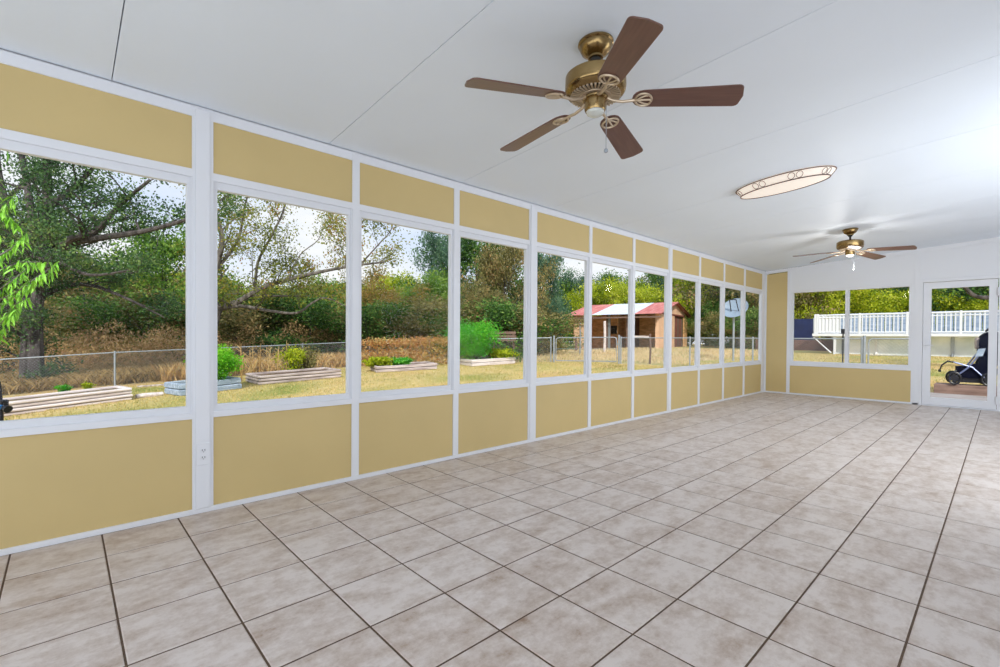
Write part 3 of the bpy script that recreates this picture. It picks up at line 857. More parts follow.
# big oak of the first window: twin trunk and long crooked limbs
def custom_tree(name, loc, stems, nl, leafsz, mat, label, bark='bark', seed=1, cl=.35, sub=5, sublen=1.6, leafmin=0, aspect=.55):
    rnd = random.Random(seed); t = thing(name, label, 'tree', loc)
    L0 = Vector(loc)
    b = MB(); tips = []
    for (pts, r0, r1, kids_n) in stems:
        pts = [Vector(p) - L0 for p in pts]
        # smooth the polyline
        fine = []
        for i in range(len(pts) - 1):
            p0 = pts[max(i - 1, 0)]; p1 = pts[i]; p2 = pts[i + 1]; p3 = pts[min(i + 2, len(pts) - 1)]
            for q in range(4):
                s_ = q / 4
                fine.append(.5 * ((2 * p1) + (p2 - p0) * s_ + (2 * p0 - 5 * p1 + 4 * p2 - p3) * s_ ** 2 + (3 * p1 - p0 - 3 * p2 + p3) * s_ ** 3))
        fine.append(pts[-1])
        rad = [r0 + (r1 - r0) * i / (len(fine) - 1) for i in range(len(fine))]
        b.tube(fine, rad, 8, cap=True)
        for q in range(kids_n):
            f = leafmin + (1 - leafmin) * (q + rnd.random()) / max(1, kids_n); i = min(len(fine) - 2, int(f * (len(fine) - 1)))
            a = rnd.uniform(0, 2 * PI); dv = (fine[i + 1] - fine[i]).normalized()
            limb(b, tips, fine[i], dv * .6 + Vector((math.cos(a), math.sin(a), rnd.uniform(-.2, .9))), sublen * rnd.uniform(.6, 1.3), max(.012, rad[i] * .45), 2, rnd, .4, .12, sub)
    b.build('trunk', M[bark], t)
    P = foliage_points(tips, nl, cl, np.random.RandomState(seed), .6, 2)
    me = leaf_mesh('foliage', P, leafsz, mat, aspect)
    link('foliage', me, t, 'stuff')
    return t
def wp(px, py, d_):
    p = EYE + ray(px, py) * d_
    return p
B1 = at(30, 15.5); 
stems = []
D = 15.5
g0 = B1.z - .3
stems.append(([(*at(26, D).xy, g0), wp(27, 360, D), wp(28, 320, D), wp(30, 270, D), wp(33, 235, D - .3), wp(28, 190, D), wp(20, 140, D + .5), wp(22, 90, D + .8)], .21, .06, 12))
stems.append(([(*at(37, D).xy, g0), wp(36, 360, D), wp(36, 310, D), wp(42, 270, D), wp(45, 225, D), wp(48, 180, D + .4), wp(44, 130, D), wp(52, 80, D)], .24, .06, 12))
stems.append(([wp(38, 290, D), wp(52, 262, D - .5), wp(70, 240, D - .8), wp(95, 232, D - 1), wp(120, 205, D - 1), wp(150, 180, D - 1.2)], .16, .04, 9))
stems.append(([wp(42, 262, D), wp(70, 244, D - .5), wp(100, 238, D - 1), wp(140, 232, D - 1.2), wp(185, 220, D - 1.4), wp(215, 205, D - 1.5)], .15, .03, 10))
stems.append(([wp(44, 210, D), wp(70, 190, D + .8), wp(95, 165, D + 1), wp(104, 130, D + 1)], .12, .03, 8))
stems.append(([wp(34, 300, D), wp(60, 288, D + .5), wp(90, 285, D + 1), wp(130, 300, D + 1), wp(165, 318, D + 1)], .11, .025, 9))
stems.append(([wp(26, 290, D), wp(5, 262, D + .5), wp(-25, 235, D + .5), wp(-60, 215, D + 1)], .14, .04, 7))
stems.append(([wp(36, 250, D), wp(60, 262, D - 1.5), wp(90, 275, D - 2.2), wp(130, 270, D - 2.5)], .09, .02, 7))
custom_tree('oak_tree', tuple(B1), stems, 34000, .10, M['leaf_oak'], 'big dark oak with twin trunk and crooked limbs filling the first window', seed=4, cl=.20, sublen=1.35, sub=3)
# second oak at the very left
D = 18
stems = [([(*at(-18, D).xy, at(-18, D).z - .3), wp(-14, 330, D), wp(-6, 285, D), wp(4, 250, D), wp(6, 215, D), wp(-4, 160, D), wp(0, 100, D)], .34, .08, 14),
         ([wp(-4, 285, D), wp(-40, 240, D), wp(-80, 200, D)], .16, .05, 8)]
custom_tree('oak_tree', tuple(at(-18, D)), stems, 12000, .12, M['leaf_oak'], 'dark oak partly cut off by the left edge of the photo', seed=9, cl=.38, sublen=1.6, sub=3)

# leaning sparse tree of the second window
D = 21
q0 = at(208, D)
stems = [
 ([(q0.x, q0.y, q0.z - .3), wp(209, 345, D), wp(212, 325, D), wp(218, 308, D)], .30, .20, 0),
 ([wp(218, 308, D), wp(236, 303, D), wp(262, 288, D), wp(290, 279, D), wp(320, 272, D), wp(352, 266, D), (wp(385, 262, D))], .15, .035, 9),
 ([wp(218, 310, D), wp(240, 306, D), wp(270, 311, D), wp(297, 313, D), wp(312, 303, D), wp(326, 298, D), wp(345, 306, D)], .09, .02, 5),
 ([wp(226, 306, D), wp(250, 296, D + .6), wp(280, 296, D + 1), wp(310, 296, D + 1.5)], .09, .02, 5),
 ([wp(212, 325, D), wp(208, 300, D), wp(214, 275, D), wp(222, 240, D), wp(215, 205, D), wp(218, 165, D)], .2, .04, 9),
 ([wp(255, 290, D), wp(258, 262, D), wp(272, 235, D - .5), wp(285, 205, D - .5), wp(290, 165, D)], .07, .02, 8),
 ([wp(216, 270, D), wp(238, 240, D + .5), wp(245, 205, D + .5), wp(256, 170, D)], .08, .02, 8),
 ([wp(288, 280, D), wp(300, 255, D), wp(318, 240, D), wp(325, 222, D)], .035, .012, 4),
 ([wp(345, 267, D), wp(352, 240, D), wp(366, 215, D), wp(370, 185, D)], .05, .015, 7),
 ([wp(360, 265, D), wp(378, 245, D), wp(392, 228, D), wp(394, 205, D)], .04, .012, 5),
]
custom_tree('leaning_tree', tuple(q0), stems, 17000, .12, M['leaf_sparse'], 'leaning sparse autumn tree whose bare limbs cross the second window', bark='bark_pale', seed=12, cl=.26, sublen=1.5, sub=3)

# near sapling with long bright leaves, its trunk left of the frame
D = 5.6
s0 = at(-60, D)
t = thing('peach_sapling', 'young tree with long bright green drooping leaves at the left edge of first window', 'tree', tuple(s0))
rnd = random.Random(5); b = MB(); tips = []
twigs = [[(-30, 225), (-8, 205), (6, 215), (14, 222)], [(-30, 320), (5, 300), (30, 282), (50, 268)], [(-30, 290), (0, 270), (20, 262), (40, 262)], [(-30, 345), (0, 325), (14, 305), (24, 300)], [(-40, 330), (-15, 300), (10, 282), (28, 268)], [(-40, 300), (-12, 262), (12, 248), (22, 238)], [(-40, 350), (-10, 330), (8, 318), (14, 312)], [(-40, 340), (0, 300), (24, 288), (44, 276)], [(-50, 260), (-20, 225), (2, 210), (10, 200)], [(-40, 380), (-15, 350), (-2, 335)]]
b.tube([(0, 0, -.3), (.05, 0, .5), (.0, .1, 1.4), (-.1, .1, 2.6)], [.05, .045, .035, .02], 8)
pts_l = []
for tw in twigs:
    P = [wp(x, y, D + rnd.uniform(-.2, .2)) - s0 for x, y in tw]
    P[0] = P[0] * .6
    b.tube([Vector((0, .05, max(.2, P[0].z * .8)))] + P, [.014, .012, .009, .007, .004][:len(P) + 1], 6)
    for i in range(len(P) - 1):
        for q in range(17):
            pts_l.append((P[i].lerp(P[i + 1], (q + rnd.random()) / 11), (P[i + 1] - P[i]).normalized()))
b.build('trunk', M['bark_pale'], t)
lm = MB()
n = 5; vs = []; 
for k in range(n + 1):
    f = k / n; w_ = .013 * math.sin(PI * min(1, f * .93 + .05)) ; vs += [(f * .115, -w_, -.05 * f * f), (f * .115, 0, -.05 * f * f - .004), (f * .115, w_, -.05 * f * f)]
fs = []
for k in range(n):
    a = k * 3; fs += [(a, a + 1, a + 4, a + 3), (a + 1, a + 2, a + 5, a + 4)]
me_leaf = bpy.data.meshes.new('leaf'); me_leaf.from_pydata(vs, [], fs)
lmat = plain('peach_leaf', srgb(96, 176, 40), .45, c2=srgb(150, 205, 62), scale=14)
me_leaf.materials.append(lmat)
for p, dv in pts_l:
    for _ in range(1):
        o = link('leaf', me_leaf, t)
        o.location = p
        a = rnd.uniform(0, 2 * PI)
        o.rotation_euler = (rnd.uniform(-.6, .6), rnd.uniform(.3, 1.25), a)
        s_ = rnd.uniform(.7, 1.25); o.scale = (s_, s_, s_)

# ---- dry scrub and grass
def fence_side(x, y): return x < -19.9 or (y > 17.5)
nS = 60000; X_ = RS.uniform(-33, -26, nS); Y_ = RS.uniform(-12, 17, nS)
hh_ = 1.5 + .7 * np.sin(X_ * 1.7 + 1) * np.sin(Y_ * 1.1) + .3 * np.sin(Y_ * 3.1 + X_)
SP = np.stack([X_, Y_, np.array([ground(x, y) for x, y in zip(X_, Y_)]) + hh_ * RS.uniform(.02, 1, nS) ** .7], 1)
me = leaf_mesh('dry_scrub', SP, .17, leafmat('dry_scrub_leaves', [srgb(92, 84, 46), srgb(150, 128, 78), srgb(214, 182, 130), srgb(188, 150, 112), srgb(128, 122, 68)]), .3, -.8)
o = link('dry_scrub', me, None, 'stuff'); tag(o, 'tall tan and olive dry scrub well behind the wire fence under the oak', 'scrub')
blades('dry_brush', scatter(30000, -27, -20.1, -8, 14), .42, .030, M['straw2'], 'short tangled tan and olive grass just behind the wire fence', 'dry grass', .8)
blades('dry_grass', scatter(26000, -28, -9, 12, 32, lambda x, y: (y > 17.8 or y - 10.2 > (x + 19.7) * 1.0)), .17, .03, M['straw_pale'], 'low straw coloured dry grass between the gate and the shed', 'dry grass', .6)
blades('lawn_grass', scatter(60000, -19.3, -5.5, -3.5, 17, lambda x, y: y - 10.0 < (x + 19.7) * 1.0), .05, .022, M['greengrass'], 'short patchy yellow green lawn grass around the raised beds', 'grass', .7)
blades('yard_grass', scatter(26000, -9, 3, 11, 31), .05, .025, M['greengrass'], 'short green lawn grass in front of the pool', 'grass', .7)

# ---- chain link fence
def chain_fence(pts, hf, label, skip=None):
    t = thing('chain_link_fence', label, 'fence', (pts[0].x, pts[0].y, pts[0].z))
    O = pts[0]
    rail = []; mesh = MB(); tp = []
    for a, c in zip(pts[:-1], pts[1:]):
        ln = (c - a).length; n = max(1, round(ln / 3.05))
        for k in range(n + (1 if c is pts[-1] else 0)):
            p = a.lerp(c, k / n); p.z = ground(p.x, p.y)
            tp.append(p.copy())
    for p in tp:
        q = p - O
        b = MB(); b.tube([q + Vector((0, 0, -.2)), q + Vector((0, 0, hf + .02))], .030, 8); b.lathe([(.034, 0), (.030, .03), (.008, .045)], 10, c=(q.x, q.y, q.z + hf + .01)); b.build('post', M['steel'], t)
    for a, c in zip(tp[:-1], tp[1:]):
        b = MB(); b.tube([a - O + Vector((0, 0, hf)), c - O + Vector((0, 0, hf))], .021, 6); b.build('top_rail', M['steel'], t)
        ln = (c - a).length; n = int(ln / .085); dv = (c - a) / ln; k0 = hf / .085 / 1.0
        for k in range(-int(k0), n):
            for s_ in (1, -1):
                u0 = k * .085; u1 = u0 + hf; z0, z1 = 0, hf
                if u1 <= 0 or u0 >= ln: continue
                zz0, zz1 = 0., hf
                if u0 < 0: zz0 = -u0; u0 = 0
                if u1 > ln: zz1 = hf - (u1 - ln); u1 = ln
                if s_ < 0: zz0, zz1 = hf - zz0, hf - zz1
                A = a - O + dv * u0; B_ = a - O + dv * u1
                mesh.tube([A + Vector((0, 0, zz0)), B_ + Vector((0, 0, zz1))], .0024, 3, cap=False, smooth=False)
    mesh.build('wire_mesh', M['steel'], t, 'stuff')
    return t
G = lambda x, y: Vector((x, y, ground(x, y)))
HFEN = 1.10
gpa = at(551, 21.1); gpb = at(621, 19.6)
cor = G(-19.7, 10.2)
chain_fence([G(-19.7, -7.8), G(-19.7, 10.2), gpa], HFEN, 'galvanised chain link fence running behind the raised beds')
gpe = G(-6.0, 17.6)
g3 = at(862, 14.3); g4 = at(872.5, 14.0)
chain_fence([gpb, at(690, 17.9), G(-6.0, 17.75), g3], HFEN, 'galvanised chain link fence between the field gate and the pool gate')
chain_fence([g4, at(960, 13.2), at(1050, 12.6)], HFEN, 'galvanised chain link fence right of the pool gate') if False else None
def gate(a, c, label, drop=.02):
    O = a.copy(); t = thing('pipe_gate', label, 'gate', tuple(O)); dv = (c - a); ln = dv.length; dv.normalize()
    P = lambda u, z: dv * u + Vector((0, 0, z + (c.z - a.z) * u / ln))
    for u in (0.0, ln):
        b = MB(); b.tube([P(u, -.2), P(u, 1.2)], .04, 10); b.build('gate_post', M['steel'], t)
    e = .10; r = .12; fr = [P(e, .08), P(e, HFEN - r)] + [P(e + r - r * math.cos(q), HFEN - r + r * math.sin(q)) for q in (.4, .8, 1.2, PI / 2)] + [P(ln - e - r + r * math.sin(q), HFEN - r + r * math.cos(q)) for q in (0, .4, .8, 1.2, PI / 2)] + [P(ln - e, .08), P(e, .08)]
    b = MB(); b.tube(fr, .022, 8); b.build('gate_frame', M['steel'], t)
    b = MB(); b.tube([P(e, HFEN * .55), P(ln - e, HFEN * .55)], .008, 6)
    for k in range(int((ln - 2 * e) / .1)):
        for s_ in (0, 1):
            u0 = e + k * .1; u1 = min(u0 + 1.0, ln - e); z1 = .08 + (u1 - u0) * (HFEN - .1)
            za, zb_ = (.08, z1) if s_ == 0 else (HFEN - .02, HFEN - .02 - (z1 - .08))
            b.tube([P(u0, za), P(u1, zb_)], .0024, 3, cap=False, smooth=False)
    b.build('wire_mesh', M['steel'], t, 'stuff')
    b = MB(); b.box(-.03, .03, -.03, .03, HFEN * .7, HFEN * .78, Matrix.Translation(P(ln - .05, 0))); b.build('latch', M['steel'], t)
    return t
gate(at(554, 21.0), at(619, 19.7), 'wide pipe framed wire gate leading to the shed')
gate(at(864.5, 14.25), at(871.5, 14.2) + Vector((1.2, .0, 0)), 'narrow pipe gate in front of the pool')

# ---- raised beds
def raised_bed(f0, f1, width, nlay, th, mat, label, soil=True, name='raised_bed', rough=.02, over=0.0):
    """f0,f1: front corners on the ground"""
    O = f0.copy(); dv = (f1 - f0); dv.z = 0; ln = dv.length
    rz = math.atan2(dv.y, dv.x)
    t = thing(name, label, 'raised bed', (O.x, O.y, O.z), rz)
    slope = (f1.z - f0.z) / ln
    rnd = random.Random(int(ln * 1000))
    for k in range(nlay):
        z0 = k * th + .005; j = lambda: rnd.uniform(-rough, rough)
        def tim(x0, x1, y0, y1):
            b = MB(); b.box(x0 + j(), x1 + j(), y0, y1, z0, z0 + th - .014, bev=.022)
            b.v = [(x, y, z + slope * x) for x, y, z in b.v]
            b.build('timber', mat, t)
        q = .10
        nn = 2 if ln > 3.2 else 1
        for s_ in range(nn):
            tim(ln * s_ / nn, ln * (s_ + 1) / nn - .01, j(), q + j()); tim(ln * s_ / nn, ln * (s_ + 1) / nn - .01, width - q + j(), width + j())
        tim(-over, q, q, width - q); tim(ln - q, ln, q, width - q)
    if soil:
        b = MB(); H = nlay * th * .72; nx_ = 14; ny_ = 5; vs = []; fs = []
        for jy in range(ny_):
            for ix in range(nx_):
                x = .1 + (ln - .2) * ix / (nx_ - 1); y = .1 + (width - .2) * jy / (ny_ - 1); vs.append((x, y, H + slope * x + rnd.uniform(-.02, .02)))
        for jy in range(ny_ - 1):
            for ix in range(nx_ - 1):
                a = jy * nx_ + ix; fs.append((a, a + 1, a + nx_ + 1, a + nx_))
        b.add(vs, fs, True); b.build('soil', M['soil'], t, 'stuff')
    return t
def perp(f0, f1, w):
    dv = (f1 - f0); dv.z = 0; dv.normalize(); return Vector((-dv.y, dv.x, 0)) * w
A1 = on_ground(133, 400); A0 = on_ground(2, 417.5); A0 = A0 + (A0 - A1) * .35
raised_bed(A0, A1, .95, 4, .082, M['timber_pale'], 'long low bed of pale weathered timbers in the first window')
Bf = on_ground(181, 396.5); Bg = on_ground(242, 388.8)
raised_bed(Bf, Bg, 1.0, 2, .17, M['timber_blue'], 'blue grey boarded bed holding the lime green bush')
C0 = on_ground(259, 385.5); C1 = on_ground(342, 377.5)
raised_bed(C0, C1, 1.5, 3, .10, M['timber'], 'weathered purple grey timber bed in front of the dry stalks')
D0 = on_ground(376.5, 373); D1 = on_ground(437.5, 369.3)
raised_bed(D0, D1, 1.5, 2, .13, M['timber'], 'brown grey timber bed with rows of low greens')
E0 = on_ground(472, 366.8); E1 = on_ground(515.5, 363.8)
raised_bed(E0, E1, 1.6, 2, .15, M['timber_pale'], 'pale stacked timber bed under the big vivid green shrub')

# loose edging pieces between the first two beds
for i, (xa, ya, xb, yb, l_) in enumerate([(136, 398.5, 163, 395.5, 'pale curved edging log on the lawn right of the long low bed'), (172, 393, 184, 396, 'short pale edging log against the blue grey bed'), (137, 387.5, 187, 384, 'thin dark pole lying along the foot of the wire fence')]):
    p, q = on_ground(xa, ya), on_ground(xb, yb); r_ = .06 if i < 2 else .03
    b = MB(); md = (p + q) / 2 + Vector((0, -.12 if i == 0 else 0, 0)); b.tube([Vector((0, 0, r_ * .8)), md - p + Vector((0, 0, r_ * .8)), q - p + Vector((0, 0, r_ * .8))], [r_, r_ * 1.1, r_ * .9], 8)
    o = b.build('garden_log', M['timber_pale'] if i < 2 else M['timber'], None, None, tuple(p)); tag(o, l_, 'log')

# ---- garden plants
def bush(name, loc, rx, ry, h, nl, leaf, mat, label, cat='shrub', stems_=9, seed=1, droop=0., asp=.5, group=None):
    t = thing(name, label, cat, tuple(loc), 0, group); rnd = random.Random(seed); b = MB(); tips = []
    for k in range(stems_):
        a = 2 * PI * k / stems_ + rnd.uniform(-.3, .3); e = rnd.uniform(.3, 1)
        ax, ay = math.cos(a) * rx * e, math.sin(a) * ry * e; hh = h * (1 - .35 * e * e) * rnd.uniform(.85, 1.05)
        pts = [Vector((ax * .12, ay * .12, -.05)), Vector((ax * .35, ay * .35, hh * .4)), Vector((ax * .7, ay * .7, hh * .75)), Vector((ax * .95, ay * .95, hh))]
        b.tube(pts, [.018 * h, .014 * h, .009 * h, .004 * h], 5)
        for i in range(1, 4):
            for q in range(4): tips.append((pts[i].lerp(pts[max(1, i - 1)], rnd.random()) , 0))
        tips += [(pts[3], 0)] * 6
    b.build('stems', M['bark_pale'], t)
    P = foliage_points(tips, nl, 1, np.random.RandomState(seed)); 
    rn = np.random.RandomState(seed); T = np.array([[p.x, p.y, p.z] for p, _ in tips]); idx = rn.randint(0, len(T), nl)
    P = T[idx] + rn.normal(size=(nl, 3)) * np.array([rx * .17, ry * .17, h * .10]); P[:, 2] = np.maximum(P[:, 2], .02)
    link('foliage', leaf_mesh('foliage', P, leaf, mat, asp, droop), t, 'stuff')
    return t
pb = perp(Bf, Bg, .5)
bc = Bf.lerp(Bg, .60) + pb; bc.z += .22
bc = bc + (Bg - Bf) * .06
bush('garden_bush', bc, 1.0, .6, .95, 8000, .085, M['leaf_bright'], 'round lime green bush growing in the blue grey bed', seed=3, stems_=14)
# greens of bed D, each plant its own
pD = perp(D0, D1, 1)
for i in range(9):
    f = -.05 + .062 * i * 1.15; p = D0.lerp(D1, f) + pD * (.55 + .25 * (i % 2)); p.z = ground(p.x, p.y) + .18
    yel = i in (1, 3, 4)
    bush('leafy_vegetable', p, .30, .30, .34 if i < 5 else .28, 500, .10, M['leaf_lime'] if i < 5 else M['leaf_vivid'],
         'yellow green leafy vegetable in the left half of the brown grey bed' if i < 5 else 'fresh green leafy vegetable in the right half of the brown grey bed', 'vegetable', 7, 30 + i, group='bed greens left' if i < 5 else 'bed greens right')
for i, (px, py) in enumerate([(63, 394), (88, 391.5)]):
    p = on_ground(px, py + 8); p.z += .22
    bush('seedling', p, .16, .16, .22, 260, .07, M['leaf_vivid'] if i == 0 else M['leaf_lime'], ('small green seedling' if i == 0 else 'small yellow green seedling') + ' on the long pale timber bed', 'plant', 6, 60 + i)
pE = perp(E0, E1, 1)
p = E0.lerp(E1, .18) + pE * .8; p.z += .2
bush('asparagus_fern_shrub', p, 1.5, .95, 1.65, 12000, .11, M['leaf_vivid'], 'big feathery vivid green shrub in the pale timber bed', 'shrub', 22, 5, asp=.3)
p = E0.lerp(E1, .80) + pE * .7; p.z += .12
bush('trailing_shrub', p, 1.05, .6, .50, 2400, .10, M['leaf_lime'], 'low yellow green plant trailing right of the vivid shrub', 'shrub', 12, 6)
pC = perp(C0, C1, 1)
p = C0.lerp(C1, .62) + pC * 1.9; p.z = ground(p.x, p.y)
bush('garden_bush', p, .75, .5, 1.0, 1500, .10, M['leaf_lime'], 'thin yellow flowered bush behind the timber bed in the second window', 'shrub', 10, 7)
p = C0.lerp(C1, .85) + pC * 2.2; p.z = ground(p.x, p.y)
bush('garden_bush', p, .8, .5, .95, 1200, .10, M['leaf_olive'], 'greyish green bush beside the yellow flowered one', 'shrub', 10, 8)
# dry stalks
for i in range(16):
    f = -.02 + .036 * i; p = C0.lerp(C1, f) + pC * (1.75 + .35 * ((i * 7) % 3)); p.z = ground(p.x, p.y)
    rnd = random.Random(i); b = MB(); h = rnd.uniform(.95, 1.35); lx, ly = rnd.uniform(-.1, .1), rnd.uniform(-.1, .1)
    b.tube([(0, 0, -.05), (lx * .5, ly * .5, h * .5), (lx, ly, h)], [.018, .014, .008], 5)
    for q in range(7):
        z = h * (.25 + .1 * q); a = rnd.uniform(0, 6.28); b.tube([(lx * z / h, ly * z / h, z), (lx + .14 * math.cos(a), ly + .14 * math.sin(a), z + .10), (lx + .24 * math.cos(a), ly + .24 * math.sin(a), z - .03)], [.008, .010, .003], 4)
    o = b.build('dry_stalk', M['straw'], None, None, tuple(p)); tag(o, 'dead tan maize like stalk standing behind the purple grey timber bed', 'stalk', 'dead stalks by the fence')
for i in range(13):
    px = 378 + i * 5.4; p = at(px, 21.5 + .2 * (i % 3)); rnd = random.Random(90 + i); h = rnd.uniform(1.25, 1.55); b = MB()
    b.tube([(0, 0, -.05), (rnd.uniform(-.06, .06), 0, h * .5), (rnd.uniform(-.08, .08), 0, h)], [.020, .016, .010], 5)
    o = b.build('garden_stake', M['timber_dark'], None, None, tuple(p)); tag(o, 'thin dark upright stake in the vine row of the third window', 'stake', 'vine row stakes')
# vine along the fence, third window
va = at(362, 20.4); vb = at(452, 20.9)
rn = np.random.RandomState(3); nV = 5000; ff = rn.uniform(0, 1, nV)
VP = np.stack([va.x + (vb.x - va.x) * ff + rn.normal(0, .18, nV), va.y + (vb.y - va.y) * ff + rn.normal(0, .18, nV), np.zeros(nV)], 1)
VP[:, 2] = [ground(x, y) for x, y in VP[:, :2]] + np.where(rn.rand(nV) < .45, rn.normal(1.08, .09, nV), rn.uniform(.05, 1.05, nV))
me = leaf_mesh('vine', VP, .10, M['leaf_rust'] if False else leafmat('vine_leaves', [srgb(90, 88, 48), srgb(196, 136, 84), srgb(214, 186, 120), srgb(104, 120, 56)]))
o = link('vine', me, None, 'stuff'); tag(o, 'rust coloured vine tangled over the fence behind the bed of greens', 'vine')
rf = np.random.RandomState(8); pts = [(x, y, ground(x, y)) for x, y in zip(rf.uniform(-21.5, -19.8, 4200), rf.uniform(2.5, 13, 4200))]
blades('red_weeds', pts, .6, .03, leafmat('red_brown_weeds', [srgb(120, 100, 60), srgb(204, 164, 108), srgb(232, 204, 146), srgb(150, 142, 84)]), 'reddish brown weeds growing along the wire fence', 'weeds', .5)

# brown rack behind the vivid shrub
p = at(504, 21.5); t = thing('plank_rack', 'dark brown plank rack standing behind the vivid green shrub', 'rack', tuple(p), math.radians(43))
for x in (-.45, .45):
    b = MB(); b.box(x - .045, x + .045, -.05, .05, -.1, 1.42, bev=.006); b.build('post', M['timber_dark'], t)
for z in (1.36, 1.2, 1.04):
    b = MB(); b.box(-.62, .55, -.075, -.05, z - .06, z + .06, bev=.005); b.build('board', M['timber_dark'], t)

# black spotlight at the left edge of the first window
D = 4.4
p0 = wp(1, 405, D)
t = thing('garden_spotlight', 'black stand mounted garden spotlight with a blue face at the left edge', 'spotlight', (p0.x, p0.y, ground(p0.x, p0.y)), math.radians(40))
z = p0.z - ground(p0.x, p0.y)
b = MB(); b.tube([(0, 0, 0), (0, 0, z)], .018, 10)
for k in range(3):
    a = 2 * PI * k / 3; b.tube([(0, 0, .35), (.3 * math.cos(a), .3 * math.sin(a), .01)], .01, 6)
b.build('stand', M['black'], t)
b = MB(); b.box(-.05, .045, -.03, .03, z - .03, z + .05, bev=.008); b.build('bracket', M['black'], t)
b = MB(); b.tube([(.0, 0, z + .03), (-.006, 0, z + .10), (-.016, 0, z + .22)], [.013, .012, .010], 8); b.build('rod', M['black'], t)
b = MB(); b.tube([(.01, -.01, z - .01), (.055, -.015, z - .02), (.058, -.015, z - .02), (.105, -.02, z - .035)], [.020, .022, .022, .036], 12); hd = b.build('lamp_head', M['black'], t)
b = MB(); b.tube([(.012, -.030, z - .008), (.05, -.034, z - .014)], [.020, .020], 12); b.build('blue_lens', M['blue'], hd)

# ---- shed
SC = Vector((-17.55, 32.53, .50)); LX = 7.07; LY = 8.0
t = thing('open_shed', 'peach plywood shed with a red and tin roof beyond the gate', 'shed', tuple(SC), .19)
EV = 2.50; RG = 3.45
def sb(name, x0, x1, y0, y1, z0, z1, mat, par=None, bev=0.0):
    b = MB(); b.box(x0, x1, y0, y1, z0, z1, bev=bev); return b.build(name, M[mat], par or t)
sb('back_wall', -LX, 0, 2.92, 3.0, -1.2, EV, 'orange')
sb('left_wall', -LX, -LX + .08, 0, LY, -1.2, EV, 'peach')
sb('front_left_wall', -LX, -LX + 1.0, 0, .08, -1.2, EV, 'peach')
sb('inner_divider', -LX + 3.2, -LX + 3.28, 1.5, 2.9, -1.2, EV, 'orange')
sb('inner_divider', -2.6, -2.5, .8, 2.9, -1.2, EV, 'timber_dark')
for z_ in (.1,):
    sb('stall_board', -2.3, -.7, .02, .07, z_ + .50, z_ + .64, 'timber_pale')
sb('shed_post', -LX + 2.9, -LX + 3.02, 0, .12, -1.0, EV, 'timber_dark')
sb('shed_post', -4.0, -3.86, 0, .14, -1.0, EV, 'steel')
sb('shed_post', -2.0 - .5, -2.38, 0, .12, -1.0, EV, 'timber_dark')
b = MB(); b.box(-LX + 2.1, -LX + 2.9, 2.85, 2.915, .9, 1.6); b.build('dark_opening', M['dark'], t)
sb('gable_wall', -.08, 0, 0, 4.1, -.7, EV, 'peach')
sb('corner_wall', -.25, -.08, 0, .08, -.7, EV, 'peach')
sb('gable_wall', -.08, 0, 6.9, LY, -.7, EV, 'orange')
for k_ in range(5):
    sb('door_board', -.16, -.10, 4.1 + .56 * k_, 4.1 + .56 * k_ + .52, -.5, EV - .12, 'barn_red' if k_ % 2 else 'timber_dark')
b = MB(); b.add([(-.06, -.05, EV), (-.06, LY + .05, EV), (-.06, LY / 2, RG), (.0, -.05, EV), (.0, LY + .05, EV), (.0, LY / 2, RG)], [(0, 2, 1), (3, 4, 5), (0, 1, 4, 3), (1, 2, 5, 4), (2, 0, 3, 5)]); b.build('gable_board', M['peach'], t)
sb('lintel', .0, .05, -.1, LY + .1, EV - .10, EV + .02, 'barn_red')
# roof sheets, both slopes
ns = 16; x0 = -LX - .6; x1 = .32; w_ = (x1 - x0) / ns
for k in range(ns):
    mt = 'red_roof' if (k < 5 or k > 11) else 'tin_roof'
    for s_ in (0, 1):
        ya, yb_ = (-.65, LY / 2) if s_ == 0 else (LY + .65, LY / 2)
        za = EV + .03 - .65 * (RG - EV) / (LY / 2); zb_ = RG + .06
        b = MB(); xa = x0 + k * w_; nr = 4; vs = []; fs = []
        for q in range(nr * 2 + 1):
            x = xa + (w_ + .01) * q / (nr * 2); dz = .025 if q % 2 else 0
            vs += [(x, ya, za + dz), (x, yb_, zb_ + dz), (x, ya, za + dz - .012), (x, yb_, zb_ + dz - .012)]
        for q in range(nr * 2):
            a = q * 4; fs += [(a, a + 4, a + 5, a + 1), (a + 2, a + 3, a + 7, a + 6), (a, a + 2, a + 6, a + 4)]
        b.add(vs, fs); b.build('roof_sheet', M[mt], t)
for s_ in (0, 1):
    ya, yb_ = (-.65, LY / 2) if s_ == 0 else (LY + .65, LY / 2)
    za = EV - .02 - .65 * (RG - EV) / (LY / 2)
    b = MB(); b.tube([(.30, ya, za), (.30, yb_, RG)], .06, 4, smooth=False); b.build('barge_board', M['barn_red'], t)
b = MB(); b.box(x0, x1, -.67, -.62, EV - .42 , EV - .30); b.build('eave_board', M['timber_dark'], t)

# old posts in front of the shed
for i, (px, d_, h, r_, mt, l_) in enumerate([(604.5, 30, 2.0, .09, 'timber_pale', 'pale leaning post in front of the open shed bay'), (580, 27, 1.9, .05, 'steel', 'thin steel pole left of the shed opening'), (576, 31, 1.0, .09, 'timber_dark', 'dark stump post near the left shed wall'), (650, 19.5, 1.25, .045, 'timber_dark', 'dark rusty pole by the fence before the shed')]):
    p = at(px, d_); b = MB(); b.tube([(0, 0, -.1), (.03, 0, h * .5), (.0, 0, h)], [r_, r_ * .9, r_ * .9], 7); o = b.build('old_post', M[mt], None, None, tuple(p)); tag(o, l_, 'post')

